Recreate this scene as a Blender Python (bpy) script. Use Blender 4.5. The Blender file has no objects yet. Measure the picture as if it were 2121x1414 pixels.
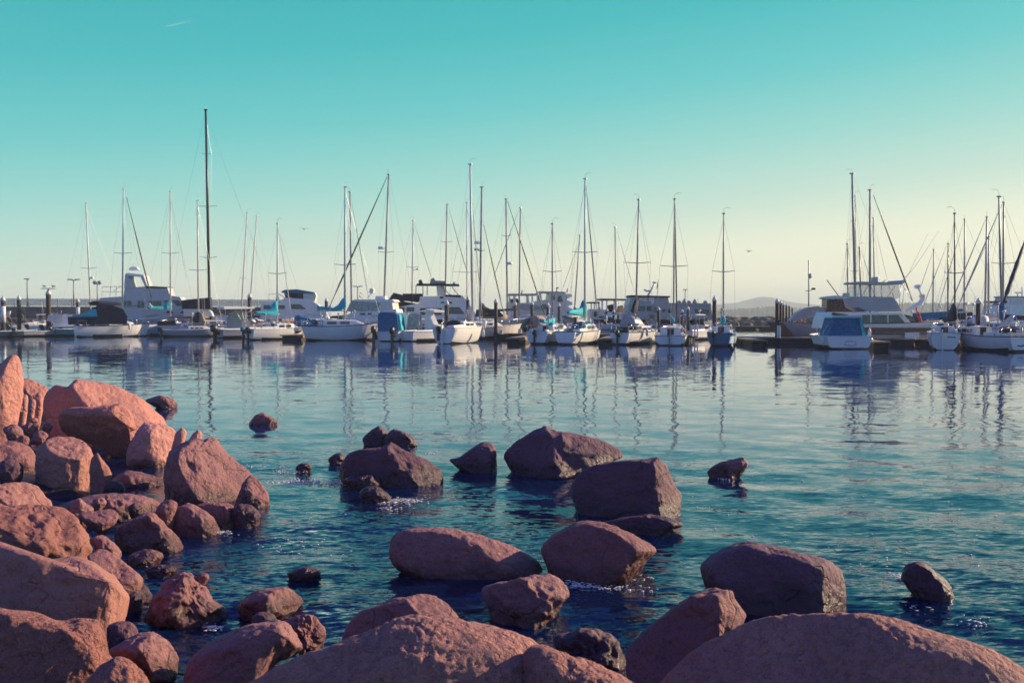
import bpy, math, random
import numpy as np
from mathutils import Vector, Matrix, Quaternion

sc = bpy.context.scene
COL = sc.collection
R = math.radians
random.seed(7)

# ------------------------------------------------------------------ camera
H = 2.4                      # eye height over the water, metres
FPX = 35.0 / 36.0 * 2121.0   # focal length in photo pixels
HY = 650.0                   # photo row of the horizon
CX, CY = 1060.5, 707.0
PITCH = math.atan((CY - HY) / FPX)
cam_d = bpy.data.cameras.new("camera")
cam_d.lens = 35.0
cam_d.sensor_width = 36.0
cam_d.clip_start = 0.1
cam_d.clip_end = 60000.0
cam = bpy.data.objects.new("camera", cam_d)
COL.objects.link(cam)
cam.location = (0, 0, H)
cam.rotation_euler = (math.pi / 2 - PITCH, 0, 0)
sc.camera = cam
cam_d.dof.use_dof = True
cam_d.dof.focus_distance = 9.0
cam_d.dof.aperture_fstop = 4.5

# ------------------------------------------------------------------ light
SUN_AZ, SUN_EL = R(66), R(20)
sun_dir = Vector((math.sin(SUN_AZ) * math.cos(SUN_EL), math.cos(SUN_AZ) * math.cos(SUN_EL), math.sin(SUN_EL)))
sd = bpy.data.lights.new("sun", 'SUN')
sd.energy = 5.0
sd.angle = R(0.5)
sd.color = (1.0, 0.76, 0.49)
so = bpy.data.objects.new("sun", sd)
COL.objects.link(so)
so.rotation_euler = (-sun_dir).to_track_quat('-Z', 'Y').to_euler()

w = bpy.data.worlds.new("World")
sc.world = w
w.use_nodes = True
nt = w.node_tree
N, LK = nt.nodes, nt.links
N.clear()
out = N.new('ShaderNodeOutputWorld')
bg = N.new('ShaderNodeBackground')
bg.inputs['Strength'].default_value = 0.053
sky = N.new('ShaderNodeTexSky')
sky.sky_type = 'NISHITA'
sky.sun_disc = False
sky.sun_elevation = SUN_EL
sky.sun_rotation = SUN_AZ
tc = N.new('ShaderNodeTexCoord')
sep = N.new('ShaderNodeSeparateXYZ')
LK.new(tc.outputs['Generated'], sep.inputs[0])


def wmath(op, a, b=None, c=None):
    m = N.new('ShaderNodeMath')
    m.operation = op
    for i, v in enumerate((a, b, c)):
        if v is None:
            continue
        if isinstance(v, (int, float)):
            m.inputs[i].default_value = v
        else:
            LK.new(v, m.inputs[i])
    return m.outputs[0]


def wramp(fac, stops):
    r = N.new('ShaderNodeValToRGB')
    e = r.color_ramp.elements
    while len(e) < len(stops):
        e.new(0.5)
    for el, (p, c) in zip(e, stops):
        el.position = p
        el.color = (*c, 1)
    LK.new(fac, r.inputs[0])
    return r.outputs[0]


# evening sky: cream at the horizon, turquoise above, indigo out of view to tint the shade; paler toward the sun (+X)
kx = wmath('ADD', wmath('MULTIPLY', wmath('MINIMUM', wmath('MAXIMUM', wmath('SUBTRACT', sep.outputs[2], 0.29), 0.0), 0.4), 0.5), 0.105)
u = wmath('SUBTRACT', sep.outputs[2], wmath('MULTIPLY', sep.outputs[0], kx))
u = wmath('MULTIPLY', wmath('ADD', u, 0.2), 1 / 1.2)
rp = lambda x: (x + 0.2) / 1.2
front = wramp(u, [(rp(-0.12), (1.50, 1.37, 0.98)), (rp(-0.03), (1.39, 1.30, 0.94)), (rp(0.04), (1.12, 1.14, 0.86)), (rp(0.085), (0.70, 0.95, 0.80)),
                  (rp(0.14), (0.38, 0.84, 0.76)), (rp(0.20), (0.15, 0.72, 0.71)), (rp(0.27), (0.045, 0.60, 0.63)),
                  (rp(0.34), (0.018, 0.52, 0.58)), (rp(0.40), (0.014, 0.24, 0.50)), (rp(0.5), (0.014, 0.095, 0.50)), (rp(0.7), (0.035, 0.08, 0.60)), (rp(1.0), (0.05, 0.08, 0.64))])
back = wramp(u, [(rp(-0.1), (0.46, 0.80, 0.90)), (rp(0.15), (0.25, 0.52, 0.84)), (rp(0.6), (0.07, 0.13, 0.70)), (rp(1.0), (0.05, 0.08, 0.64))])  # unseen sky behind the camera, coloured for the light it gives the shade
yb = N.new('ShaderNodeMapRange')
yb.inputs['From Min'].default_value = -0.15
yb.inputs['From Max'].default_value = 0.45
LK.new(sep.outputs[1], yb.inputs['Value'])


def wmix(f, a, b, bt='MIX'):
    m = N.new('ShaderNodeMix')
    m.data_type = 'RGBA'
    m.blend_type = bt
    for s, v in ((m.inputs['Factor'], f), (m.inputs['A'], a), (m.inputs['B'], b)):
        if isinstance(v, (int, float)):
            s.default_value = v
        elif isinstance(v, tuple):
            s.default_value = (*v, 1)
        else:
            LK.new(v, s)
    return m.outputs['Result']


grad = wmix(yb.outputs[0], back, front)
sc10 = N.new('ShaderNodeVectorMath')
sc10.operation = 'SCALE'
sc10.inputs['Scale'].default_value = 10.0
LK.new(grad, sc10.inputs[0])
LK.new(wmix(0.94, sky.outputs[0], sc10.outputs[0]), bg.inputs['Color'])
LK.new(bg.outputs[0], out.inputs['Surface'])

vs = sc.view_settings
vs.view_transform = 'Standard'
vs.look = 'None'
vs.exposure = 0.70
vs.gamma = 1.0
vs.use_curve_mapping = False
sc.cycles.max_bounces = 8
sc.cycles.transparent_max_bounces = 12
sc.cycles.caustics_reflective = False
sc.cycles.caustics_refractive = False
sc.cycles.use_denoising = True

# ------------------------------------------------------------------ photo geometry helpers
_cp, _sp = math.cos(PITCH), math.sin(PITCH)


def ray(px, py):
    a, b = (px - CX) / FPX, (CY - py) / FPX
    return Vector((a, _cp + b * _sp, -_sp + b * _cp))


def at_depth(px, py, Y):
    r = ray(px, py)
    return Vector((0, 0, H)) + r * (Y / r.y)


def on_water(px, py, z=0.0):
    r = ray(px, py)
    return Vector((0, 0, H)) + r * ((z - H) / r.z)


# ------------------------------------------------------------------ materials
MATS = {}


def mat(name, col, rough=0.5, metal=0.0, var=0.12, scale=6.0, bump=0.0, bscale=40.0, spec=0.5, col2=None, alpha=1.0, trans=0.0, coord='Object'):
    if name in MATS:
        return MATS[name]
    m = bpy.data.materials.new(name)
    m.use_nodes = True
    t = m.node_tree
    b = t.nodes['Principled BSDF']
    b.inputs['Roughness'].default_value = rough
    b.inputs['Metallic'].default_value = metal
    b.inputs['Specular IOR Level'].default_value = spec
    c = t.nodes.new('ShaderNodeTexCoord')
    n = t.nodes.new('ShaderNodeTexNoise')
    n.inputs['Scale'].default_value = scale
    n.inputs['Detail'].default_value = 5
    t.links.new(c.outputs[coord], n.inputs['Vector'])
    r = t.nodes.new('ShaderNodeValToRGB')
    r.color_ramp.elements[0].position = 0.3
    r.color_ramp.elements[1].position = 0.7
    c2 = col2 if col2 else tuple(max(0, x * (1 - 2 * var)) for x in col)
    r.color_ramp.elements[0].color = (*c2, 1)
    r.color_ramp.elements[1].color = (*col, 1)
    t.links.new(n.outputs['Fac'], r.inputs[0])
    t.links.new(r.outputs[0], b.inputs['Base Color'])
    if alpha < 1:
        b.inputs['Alpha'].default_value = alpha
    if trans:
        b.inputs['Transmission Weight'].default_value = trans
    if bump:
        n2 = t.nodes.new('ShaderNodeTexNoise')
        n2.inputs['Scale'].default_value = bscale
        n2.inputs['Detail'].default_value = 6
        t.links.new(c.outputs[coord], n2.inputs['Vector'])
        bp = t.nodes.new('ShaderNodeBump')
        bp.inputs['Strength'].default_value = bump
        bp.inputs['Distance'].default_value = 0.05
        t.links.new(n2.outputs['Fac'], bp.inputs['Height'])
        t.links.new(bp.outputs[0], b.inputs['Normal'])
    MATS[name] = m
    return m


WHITE = mat('gelcoat_white', (0.80, 0.79, 0.76), 0.3, var=0.05, scale=1.5)
CREAM = mat('gelcoat_cream', (0.74, 0.68, 0.58), 0.35, var=0.06, scale=1.5)
GREY = mat('paint_grey', (0.36, 0.37, 0.39), 0.4, var=0.08, scale=1.2)
DECK = mat('deck_nonskid', (0.66, 0.63, 0.58), 0.7, var=0.12, scale=3)
NAVY = mat('navy_canvas', (0.018, 0.022, 0.05), 0.85, var=0.25, scale=5, bump=0.3, bscale=9)
BLUE = mat('blue_canvas', (0.010, 0.16, 0.33), 0.8, var=0.2, scale=5, bump=0.3, bscale=9)
TURQ = mat('turquoise_canvas', (0.012, 0.54, 0.62), 0.8, var=0.2, scale=6, bump=0.5, bscale=7)
TAN = mat('tan_canvas', (0.45, 0.33, 0.24), 0.85, var=0.15, scale=5, bump=0.3, bscale=8)
CANV = mat('pale_canvas', (0.68, 0.64, 0.58), 0.8, var=0.1, scale=4, bump=0.2, bscale=7)
VINYL = mat('clear_vinyl', (0.45, 0.47, 0.42), 0.15, var=0.25, scale=4, bump=0.2, bscale=5)
ALU = mat('aluminium', (0.76, 0.71, 0.65), 0.4, 0.0, var=0.08, scale=2)
SPAR = mat('dark_spar', (0.035, 0.03, 0.035), 0.35, var=0.2, scale=2)
GSPAR = mat('grey_spar', (0.36, 0.33, 0.33), 0.45, 0.0, var=0.1, scale=2)
WIRE = mat('rigging_wire', (0.30, 0.30, 0.31), 0.4, 0.6, var=0.05)
CHROME = mat('stainless', (0.7, 0.68, 0.66), 0.22, 0.9, var=0.04)
GLASS = mat('dark_glass', (0.03, 0.04, 0.055), 0.08, var=0.4, scale=2, spec=0.8)
BLACK = mat('black_plastic', (0.012, 0.014, 0.02), 0.4, var=0.3)
BHULL = mat('blue_hull_paint', (0.012, 0.13, 0.24), 0.28, var=0.08, scale=2)
LBLUE = mat('pale_blue_paint', (0.42, 0.58, 0.64), 0.35, var=0.08)
NAVYP = mat('navy_paint', (0.015, 0.025, 0.06), 0.3, var=0.15)
ANTIF = mat('antifouling_and_shade', (0.022, 0.024, 0.045), 0.6, var=0.3, scale=3)  # antifouling whose band also paints the dark reflection along the waterline
BROWN = mat('mahogany', (0.16, 0.055, 0.035), 0.4, var=0.25, scale=5)
TEAK = mat('weathered_teak', (0.34, 0.20, 0.12), 0.65, var=0.25, scale=7)
PLANKM = mat('dock_plank', (0.36, 0.27, 0.22), 0.8, var=0.25, scale=4, bump=0.4, bscale=12)
FLOATM = mat('dock_float', (0.03, 0.028, 0.03), 0.8, var=0.3, scale=3)
PILEM = mat('creosote_pile', (0.05, 0.032, 0.032), 0.75, var=0.35, scale=5, bump=0.6, bscale=10)
CAPM = mat('pile_cap_pale', (0.62, 0.62, 0.60), 0.5, var=0.1)
ORANGE = mat('rust_orange_panel', (0.46, 0.13, 0.06), 0.7, var=0.2, scale=2)
RED = mat('red_cloth', (0.55, 0.06, 0.05), 0.8)
RUBBER = mat('white_vinyl_fender', (0.78, 0.76, 0.72), 0.45, var=0.08)
GULLW = mat('gull_white', (0.75, 0.73, 0.70), 0.8, var=0.1)
GULLG = mat('gull_grey', (0.20, 0.20, 0.23), 0.8, var=0.1)


# ------------------------------------------------------------------ mesh builder
class MB:
    def __init__(s):
        s.v, s.f = [], []

    def add(s, verts, faces):
        o = len(s.v)
        s.v.extend([tuple(x) for x in verts])
        s.f.extend([tuple(i + o for i in f) for f in faces])
        return s

    def box(s, c, d, taper=1.0, b=0.0):
        x, y, z = d[0] / 2, d[1] / 2, d[2] / 2
        if b > 0:     # bevelled box: rounded plan corners and a chamfered top
            ring = lambda q, zz: [(sx, sy, zz) for sx, sy in ((x - q, -y), (x, -y + q), (x, y - q), (x - q, y), (-x + q, y), (-x, y - q), (-x, -y + q), (-x + q, -y))]
            rs = [ring(b, -z), ring(b, z - b)]
            top = [(vx * taper * (x - b) / x, vy * taper * (y - b) / y, z) for vx, vy, _ in ring(b, z)]
            rs.append(top)
            rs = [[(p[0] + c[0], p[1] + c[1], p[2] + c[2]) for p in r_] for r_ in rs]
            return s.loft(rs)
        v = [(-x, -y, -z), (x, -y, -z), (x, y, -z), (-x, y, -z)] + [(a * taper, b_ * taper, z) for a, b_ in ((-x, -y), (x, -y), (x, y), (-x, y))]
        return s.add([(p[0] + c[0], p[1] + c[1], p[2] + c[2]) for p in v],
                     [(3, 2, 1, 0), (4, 5, 6, 7), (0, 1, 5, 4), (1, 2, 6, 5), (2, 3, 7, 6), (3, 0, 4, 7)])

    def loft(s, rings, close=True, caps=True):
        n = len(rings[0])
        v = [p for r_ in rings for p in r_]
        f = []
        for i in range(len(rings) - 1):
            for j in range(n if close else n - 1):
                k = (j + 1) % n
                f.append((i * n + j, i * n + k, (i + 1) * n + k, (i + 1) * n + j))
        if caps and close:
            f.append(tuple(range(n - 1, -1, -1)))
            o = (len(rings) - 1) * n
            f.append(tuple(o + j for j in range(n)))
        return s.add(v, f)

    def tube(s, pts, r, n=6, ry=1.0):
        P = [Vector(p) for p in pts]
        rad = r if isinstance(r, (list, tuple)) else [r] * len(P)
        rings = []
        for i, p in enumerate(P):
            t = (P[min(i + 1, len(P) - 1)] - P[max(i - 1, 0)])
            t = t.normalized() if t.length > 1e-9 else Vector((0, 0, 1))
            up = Vector((0, 0, 1)) if abs(t.z) < 0.9 else Vector((0, 1, 0))
            a = t.cross(up).normalized()
            b = a.cross(t).normalized()
            rings.append([p + a * (math.cos(q) * rad[i]) + b * (math.sin(q) * rad[i] * ry) for q in [2 * math.pi * k / n for k in range(n)]])
        return s.loft(rings)

    def lathe(s, c, prof, n=12):
        rings = [[(c[0] + r_ * math.cos(2 * math.pi * k / n), c[1] + r_ * math.sin(2 * math.pi * k / n), c[2] + z) for k in range(n)] for r_, z in prof]
        return s.loft(rings)

    def prism(s, poly, vec, scale=1.0):
        P = [Vector(p) for p in poly]
        c = sum(P, Vector()) / len(P)
        v = Vector(vec)
        return s.loft([P, [c + (p - c) * scale + v for p in P]])

    def puff(s, poly, vec, inset=0.82):
        """a soft canvas body: the outline swells in the middle of its thickness"""
        P = [Vector(p) for p in poly]
        c = sum(P, Vector()) / len(P)
        v = Vector(vec)
        sc_ = lambda k, o: [c + (p - c) * k + v * o for p in P]
        return s.loft([sc_(inset, -0.5), sc_(0.96, -0.3), sc_(1.0, 0.0), sc_(0.96, 0.3), sc_(inset, 0.5)])

    def build(s, name, m, parent=None, smooth=False, label=None):
        me = bpy.data.meshes.new(name)
        me.from_pydata(s.v, [], s.f)
        me.materials.append(m)
        if smooth:
            me.polygons.foreach_set('use_smooth', [True] * len(me.polygons))
        me.update()
        o = bpy.data.objects.new(name, me)
        COL.objects.link(o)
        if parent is not None:
            o.parent = parent
        if label:
            o['label'] = label
        return o


def tag(o, label=None, cat=None, group=None, kind=None):
    if label:
        o['label'] = label
    if cat:
        o['category'] = cat
    if group:
        o['group'] = group
    if kind:
        o['kind'] = kind
    return o


def fix_normals(o):
    import bmesh
    b = bmesh.new()
    b.from_mesh(o.data)
    bmesh.ops.recalc_face_normals(b, faces=b.faces)
    b.to_mesh(o.data)
    b.free()
    return o


def thing(name, label, cat, loc, rz=0.0, group=None):
    o = bpy.data.objects.new(name, None)
    o.empty_display_size = 0.3
    COL.objects.link(o)
    o.location = loc
    o.rotation_euler = (0, 0, rz)
    return tag(o, label, cat, group)


# ------------------------------------------------------------------ numpy noise
def _hash(ix, iy, iz, seed):
    h = (ix * 374761393 + iy * 668265263 + iz * 2147483647 + seed * 974634577) & 0xFFFFFFFF
    h = ((h ^ (h >> 13)) * 1274126177) & 0xFFFFFFFF
    h = (h ^ (h >> 16)) & 0xFFFFFFFF
    return h.astype(np.float64) / 4294967295.0


def vnoise(p, seed=0):
    i = np.floor(p).astype(np.int64)
    f = p - i
    f = f * f * f * (f * (f * 6 - 15) + 10)
    r_ = 0
    for dx in (0, 1):
        wx = f[:, 0] if dx else 1 - f[:, 0]
        for dy in (0, 1):
            wy = f[:, 1] if dy else 1 - f[:, 1]
            for dz in (0, 1):
                wz = f[:, 2] if dz else 1 - f[:, 2]
                r_ = r_ + wx * wy * wz * _hash(i[:, 0] + dx, i[:, 1] + dy, i[:, 2] + dz, seed)
    return r_ * 2 - 1


def fbm(p, octs=4, seed=0, gain=0.5, lac=2.03):
    a, r_ = 1.0, 0
    for k in range(octs):
        r_ = r_ + a * vnoise(p, seed + k * 17)
        p = p * lac + 3.7
        a *= gain
    return r_


def np_mesh(name, verts, quads, m, smooth=True):
    me = bpy.data.meshes.new(name)
    nv, nq = len(verts), len(quads)
    me.vertices.add(nv)
    me.vertices.foreach_set('co', np.asarray(verts, dtype=np.float32).ravel())
    me.loops.add(nq * 4)
    me.loops.foreach_set('vertex_index', np.asarray(quads, dtype=np.int32).ravel())
    me.polygons.add(nq)
    me.polygons.foreach_set('loop_start', np.arange(0, nq * 4, 4, dtype=np.int32))
    me.polygons.foreach_set('loop_total', np.full(nq, 4, dtype=np.int32))
    me.update(calc_edges=True)
    me.validate()
    if smooth:
        me.polygons.foreach_set('use_smooth', np.ones(len(me.polygons), dtype=bool))
    me.materials.append(m)
    o = bpy.data.objects.new(name, me)
    COL.objects.link(o)
    return o


def grid_quads(nr, nc):
    a = (np.arange(nr - 1)[:, None] * nc + np.arange(nc - 1)[None, :]).ravel()
    return np.stack([a, a + 1, a + nc + 1, a + nc], axis=1)

# ------------------------------------------------------------------ water
def water_material():
    m = bpy.data.materials.new('sea_water')
    m.use_nodes = True
    t = m.node_tree
    n, l = t.nodes, t.links
    n.clear()
    o = n.new('ShaderNodeOutputMaterial')
    geo = n.new('ShaderNodeNewGeometry')

    def mth(op, a, b=None):
        x = n.new('ShaderNodeMath')
        x.operation = op
        for i, v in enumerate((a, b)):
            if v is None:
                continue
            if isinstance(v, (int, float)):
                x.inputs[i].default_value = v
            else:
                l.new(v, x.inputs[i])
        return x.outputs[0]

    sp = n.new('ShaderNodeSeparateXYZ')
    l.new(geo.outputs['Position'], sp.inputs[0])

    def slopes(scale, amp, rot=0.0, detail=2.0, dist=0.0):
        mp = n.new('ShaderNodeMapping')
        mp.inputs['Scale'].default_value = (scale[0], scale[1], 1)
        mp.inputs['Rotation'].default_value = (0, 0, rot)
        l.new(geo.outputs['Position'], mp.inputs['Vector'])
        x = n.new('ShaderNodeTexNoise')
        x.inputs['Scale'].default_value = 1.0
        x.inputs['Detail'].default_value = detail
        x.inputs['Distortion'].default_value = dist
        l.new(mp.outputs[0], x.inputs['Vector'])
        s = n.new('ShaderNodeVectorMath')
        s.operation = 'SUBTRACT'
        s.inputs[1].default_value = (0.5, 0.5, 0.5)
        l.new(x.outputs['Color'], s.inputs[0])
        k = n.new('ShaderNodeVectorMath')
        k.operation = 'MULTIPLY'
        k.inputs[1].default_value = (amp[0], amp[1], 0)
        l.new(s.outputs[0], k.inputs[0])
        return k.outputs[0]

    def vadd(a, b):
        x = n.new('ShaderNodeVectorMath')
        x.operation = 'ADD'
        l.new(a, x.inputs[0])
        l.new(b, x.inputs[1])
        return x.outputs[0]

    def vscale(a, f):
        x = n.new('ShaderNodeVectorMath')
        x.operation = 'SCALE'
        l.new(a, x.inputs[0])
        if isinstance(f, (int, float)):
            x.inputs['Scale'].default_value = f
        else:
            l.new(f, x.inputs['Scale'])
        return x.outputs[0]

    def mrange(v, a, b, c, d):
        x = n.new('ShaderNodeMapRange')
        x.interpolation_type = 'SMOOTHSTEP'
        for k, val in zip(('From Min', 'From Max', 'To Min', 'To Max'), (a, b, c, d)):
            x.inputs[k].default_value = val
        l.new(v, x.inputs['Value'])
        return x.outputs[0]

    calm = slopes((0.55, 0.9), (0.10, 0.06), 0.1, 2.0)
    calm = vadd(calm, slopes((1.6, 3.8), (0.09, 0.09), -0.15, 2.0))
    rip = vadd(slopes((3.0, 8.0), (0.34, 0.40), 0.2, 3.0, 0.5), slopes((10.0, 26.0), (0.30, 0.34), -0.15, 2.0, 0.3))
    # ripples run near the boulders, the harbour behind them lies calm
    near = mth('MULTIPLY', mth('MULTIPLY', mrange(sp.outputs[1], 7.5, 13.0, 2.1, 0.85), mrange(sp.outputs[1], 12.0, 22.0, 1.0, 0.10)), mrange(sp.outputs[0], -3.0, 2.5, 1.45, 0.75))
    far = mrange(sp.outputs[1], 20.0, 62.0, 1.0, 0.36)
    pt = n.new('ShaderNodeTexNoise')
    pt.inputs['Scale'].default_value = 0.35
    pt.inputs['Detail'].default_value = 3
    l.new(geo.outputs['Position'], pt.inputs['Vector'])
    patch = mrange(pt.outputs['Fac'], 0.35, 0.65, 0.55, 1.25)
    sl = vadd(vscale(calm, mth('MULTIPLY', patch, far)), vscale(rip, mth('MULTIPLY', mth('MULTIPLY', near, far), patch)))
    nn = n.new('ShaderNodeVectorMath')
    nn.operation = 'NORMALIZE'
    l.new(vadd(geo.outputs['Normal'], sl), nn.inputs[0])
    N_ = nn.outputs[0]

    fr = n.new('ShaderNodeFresnel')
    fr.inputs['IOR'].default_value = 1.38
    l.new(N_, fr.inputs['Normal'])
    gl = n.new('ShaderNodeBsdfGlossy')
    gl.inputs['Roughness'].default_value = 0.03
    gl.inputs['Color'].default_value = (0.93, 0.96, 1, 1)
    l.new(N_, gl.inputs['Normal'])
    df = n.new('ShaderNodeBsdfDiffuse')
    df.inputs['Color'].default_value = (0.004, 0.022, 0.10, 1)
    tr = n.new('ShaderNodeBsdfTransparent')
    tr.inputs['Color'].default_value = (0.50, 0.55, 0.60, 1)
    mb = n.new('ShaderNodeMixShader')
    l.new(mrange(sp.outputs[1], 8.0, 26.0, 0.6, 0.0), mb.inputs[0])
    l.new(df.outputs[0], mb.inputs[1])
    l.new(tr.outputs[0], mb.inputs[2])
    mx = n.new('ShaderNodeMixShader')
    l.new(fr.outputs[0], mx.inputs[0])
    l.new(mb.outputs[0], mx.inputs[1])
    l.new(gl.outputs[0], mx.inputs[2])
    l.new(mx.outputs[0], o.inputs['Surface'])
    return m


def build_water():
    ys = [1.6]
    while ys[-1] < 45:
        ys.append(ys[-1] * 1.008)
    while ys[-1] < 4090:
        ys.append(ys[-1] * 1.05)
    ys = np.array(ys)
    us = np.linspace(-0.85, 0.85, 520)
    Y, U = np.meshgrid(ys, us, indexing='ij')
    X = U * (Y + 1.0)
    rng = np.random.RandomState(4)
    Z = np.zeros_like(X)
    for k in range(34):
        lam = 0.45 * 1.09 ** k
        if lam > 4.5:
            lam = 0.4 + rng.rand() * 2
        ang = R(rng.normal(62, 30))
        s = 0.016 + 0.012 * rng.rand()
        q = 2 * math.pi / lam
        ph = q * (math.cos(ang) * X + math.sin(ang) * Y) + rng.rand() * 6.28
        Z += s / q * np.sin(ph + 0.5 * np.sin(0.6 * X + 1.1 * Y + k))
    amp = np.clip((26 - Y) / 14, 0, 1)
    amp = amp * amp * (3 - 2 * amp)
    Z *= amp * (0.35 + 0.3 * np.clip((11 - Y) / 4, 0, 1))
    o = np_mesh('water', np.stack([X, Y, Z], -1).reshape(-1, 3), grid_quads(len(ys), len(us))[:, ::1], water_material())
    tag(o, 'calm harbour water, rippled among the boulders and mirroring masts', None, None, 'structure')
    return o


build_water()


# ------------------------------------------------------------------ shore and sea bed
def shore_x(y):
    return np.interp(y, [2, 5, 6, 8, 13, 18, 24, 30], [-0.2, -1.1, -1.9, -2.5, -3.7, -6.4, -9.0, -12.0])


def shore_z(x, y):
    s = shore_x(y) - x
    z = np.where(s > 0, np.minimum(0.10 * s, 0.8) - 0.16, np.maximum(0.30 * s, -1.0) - 0.16)
    z = np.maximum(z, np.clip((4.6 - y) * 0.25, -1.1, 0.5))
    return z


def build_shore():
    ys = np.concatenate([np.linspace(0.3, 26, 150), np.linspace(27, 420, 40)])
    us = np.linspace(-1, 1, 150)
    Y, U = np.meshgrid(ys, us, indexing='ij')
    X = U * np.maximum(Y * 0.9 + 4, 6)
    P = np.stack([X * 2.2, Y * 2.2, np.zeros_like(X)], -1).reshape(-1, 3)
    Z = shore_z(X, Y) + (fbm(P, 4, 5) * 0.10).reshape(X.shape) - 0.03
    Z = np.where(Y > 26, np.minimum(Z, -1.0), Z)
    m = mat('shaded_wet_shingle', (0.028, 0.017, 0.024), 0.55, var=0.3, scale=3, bump=0.9, bscale=14)  # wet shingle, base colour darkened to stand for shadow between boulders
    o = np_mesh('shore', np.stack([X, Y, Z], -1).reshape(-1, 3), grid_quads(len(ys), len(us)), m)
    tag(o, 'wet shingle shore and sea bed, darkened for shade under the boulders', None, None, 'structure')


build_shore()


# ------------------------------------------------------------------ boulders
def rock_material(name, c1, c2, c3, wet=0.16, pit=1.0, gscale=9.0, rough=0.72):
    m = bpy.data.materials.new(name)
    m.use_nodes = True
    t = m.node_tree
    n, l = t.nodes, t.links
    b = n['Principled BSDF']
    geo = n.new('ShaderNodeNewGeometry')
    sp = n.new('ShaderNodeSeparateXYZ')
    l.new(geo.outputs['Position'], sp.inputs[0])

    def noise(s, d=5, rg=0.55):
        x = n.new('ShaderNodeTexNoise')
        x.inputs['Scale'].default_value = s
        x.inputs['Detail'].default_value = d
        x.inputs['Roughness'].default_value = rg
        l.new(geo.outputs['Position'], x.inputs['Vector'])
        return x.outputs['Fac']

    def mixc(f, a, c, bt='MIX'):
        x = n.new('ShaderNodeMix')
        x.data_type = 'RGBA'
        x.blend_type = bt
        l.new(f, x.inputs['Factor'])
        for s, v in ((x.inputs['A'], a), (x.inputs['B'], c)):
            if isinstance(v, tuple):
                s.default_value = (*v, 1)
            else:
                l.new(v, s)
        return x.outputs['Result']

    def mr(v, a, c, lo=0.0, hi=1.0):
        x = n.new('ShaderNodeMapRange')
        for k, q in zip(('From Min', 'From Max', 'To Min', 'To Max'), (a, c, lo, hi)):
            x.inputs[k].default_value = q
        l.new(v, x.inputs['Value'])
        return x.outputs[0]

    base = mixc(mr(noise(1.6), 0.38, 0.62), c1, c2)
    base = mixc(mr(noise(gscale * 9, 3), 0.50, 0.70), base, c3)          # dark mineral grains
    base = mixc(mr(noise(gscale, 6, 0.7), 0.56, 0.72, 0, 0.6), base, tuple(x * 0.55 for x in c1))
    # hairline cracks and stone-to-stone differences
    cn = n.new('ShaderNodeMath')
    cn.operation = 'SUBTRACT'
    l.new(noise(0.9, 4, 0.5), cn.inputs[0])
    cn.inputs[1].default_value = 0.5
    ca = n.new('ShaderNodeMath')
    ca.operation = 'ABSOLUTE'
    l.new(cn.outputs[0], ca.inputs[0])
    crack = mr(ca.outputs[0], 0.001, 0.005, 1.0, 0.0)
    base = mixc(mr(crack, 0, 1, 0, 0.0 if gscale > 10 else 0.22), base, tuple(x * 0.25 for x in c1))
    oi = n.new('ShaderNodeObjectInfo')
    hs = n.new('ShaderNodeHueSaturation')
    l.new(mr(oi.outputs['Random'], 0, 1, 0.84, 1.1), hs.inputs['Value'])
    l.new(mr(oi.outputs['Random'], 0, 1, 1.04, 0.93), hs.inputs['Saturation'])
    l.new(base, hs.inputs['Color'])
    base = hs.outputs[0]
    # wet tide band near the waterline
    add = n.new('ShaderNodeMath')
    add.operation = 'ADD'
    l.new(sp.outputs[2], add.inputs[0])
    l.new(mr(noise(3.0, 4), 0.3, 0.7, -0.10, 0.10), add.inputs[1])
    wetf = mr(add.outputs[0], wet * 0.4, wet, 1.0, 0.0)
    dark = tuple(x * 0.38 for x in c1)
    base = mixc(wetf, base, (dark[0], dark[1], dark[2] * 1.05))
    l.new(base, b.inputs['Base Color'])
    l.new(mr(wetf, 0, 1, rough, 0.28), b.inputs['Roughness'])
    b.inputs['Specular IOR Level'].default_value = 0.35
    # crystalline grain and weather pits
    h = n.new('ShaderNodeMath')
    h.operation = 'ADD'
    v = n.new('ShaderNodeTexVoronoi')
    v.inputs['Scale'].default_value = gscale * 2.6
    l.new(geo.outputs['Position'], v.inputs['Vector'])
    l.new(mr(v.outputs['Distance'], 0.0, 0.6, 0.0, 0.35 * pit), h.inputs[0])
    if gscale > 10:      # weather pits eaten into the coarse granite
        hp = n.new('ShaderNodeMath')
        hp.operation = 'ADD'
        l.new(noise(gscale * 1.5, 9, 0.72), hp.inputs[0])
        l.new(mr(noise(gscale * 1.9, 4, 0.6), 0.34, 0.50, -0.55, 0.0), hp.inputs[1])
        l.new(hp.outputs[0], h.inputs[1])
    else:
        l.new(noise(gscale * 1.5, 9, 0.68), h.inputs[1])
    h2 = n.new('ShaderNodeMath')
    h2.operation = 'SUBTRACT'
    l.new(h.outputs[0], h2.inputs[0])
    l.new(mr(crack, 0, 1, 0, 0.05 if gscale > 10 else 0.3), h2.inputs[1])
    h = h2
    bp = n.new('ShaderNodeBump')
    bp.inputs['Strength'].default_value = 0.6 if gscale < 6 else 0.9
    bp.inputs['Distance'].default_value = 0.055 if gscale > 10 else (0.045 if gscale > 6 else 0.1)
    l.new(h.outputs[0], bp.inputs['Height'])
    l.new(bp.outputs[0], b.inputs['Normal'])
    return m


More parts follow.
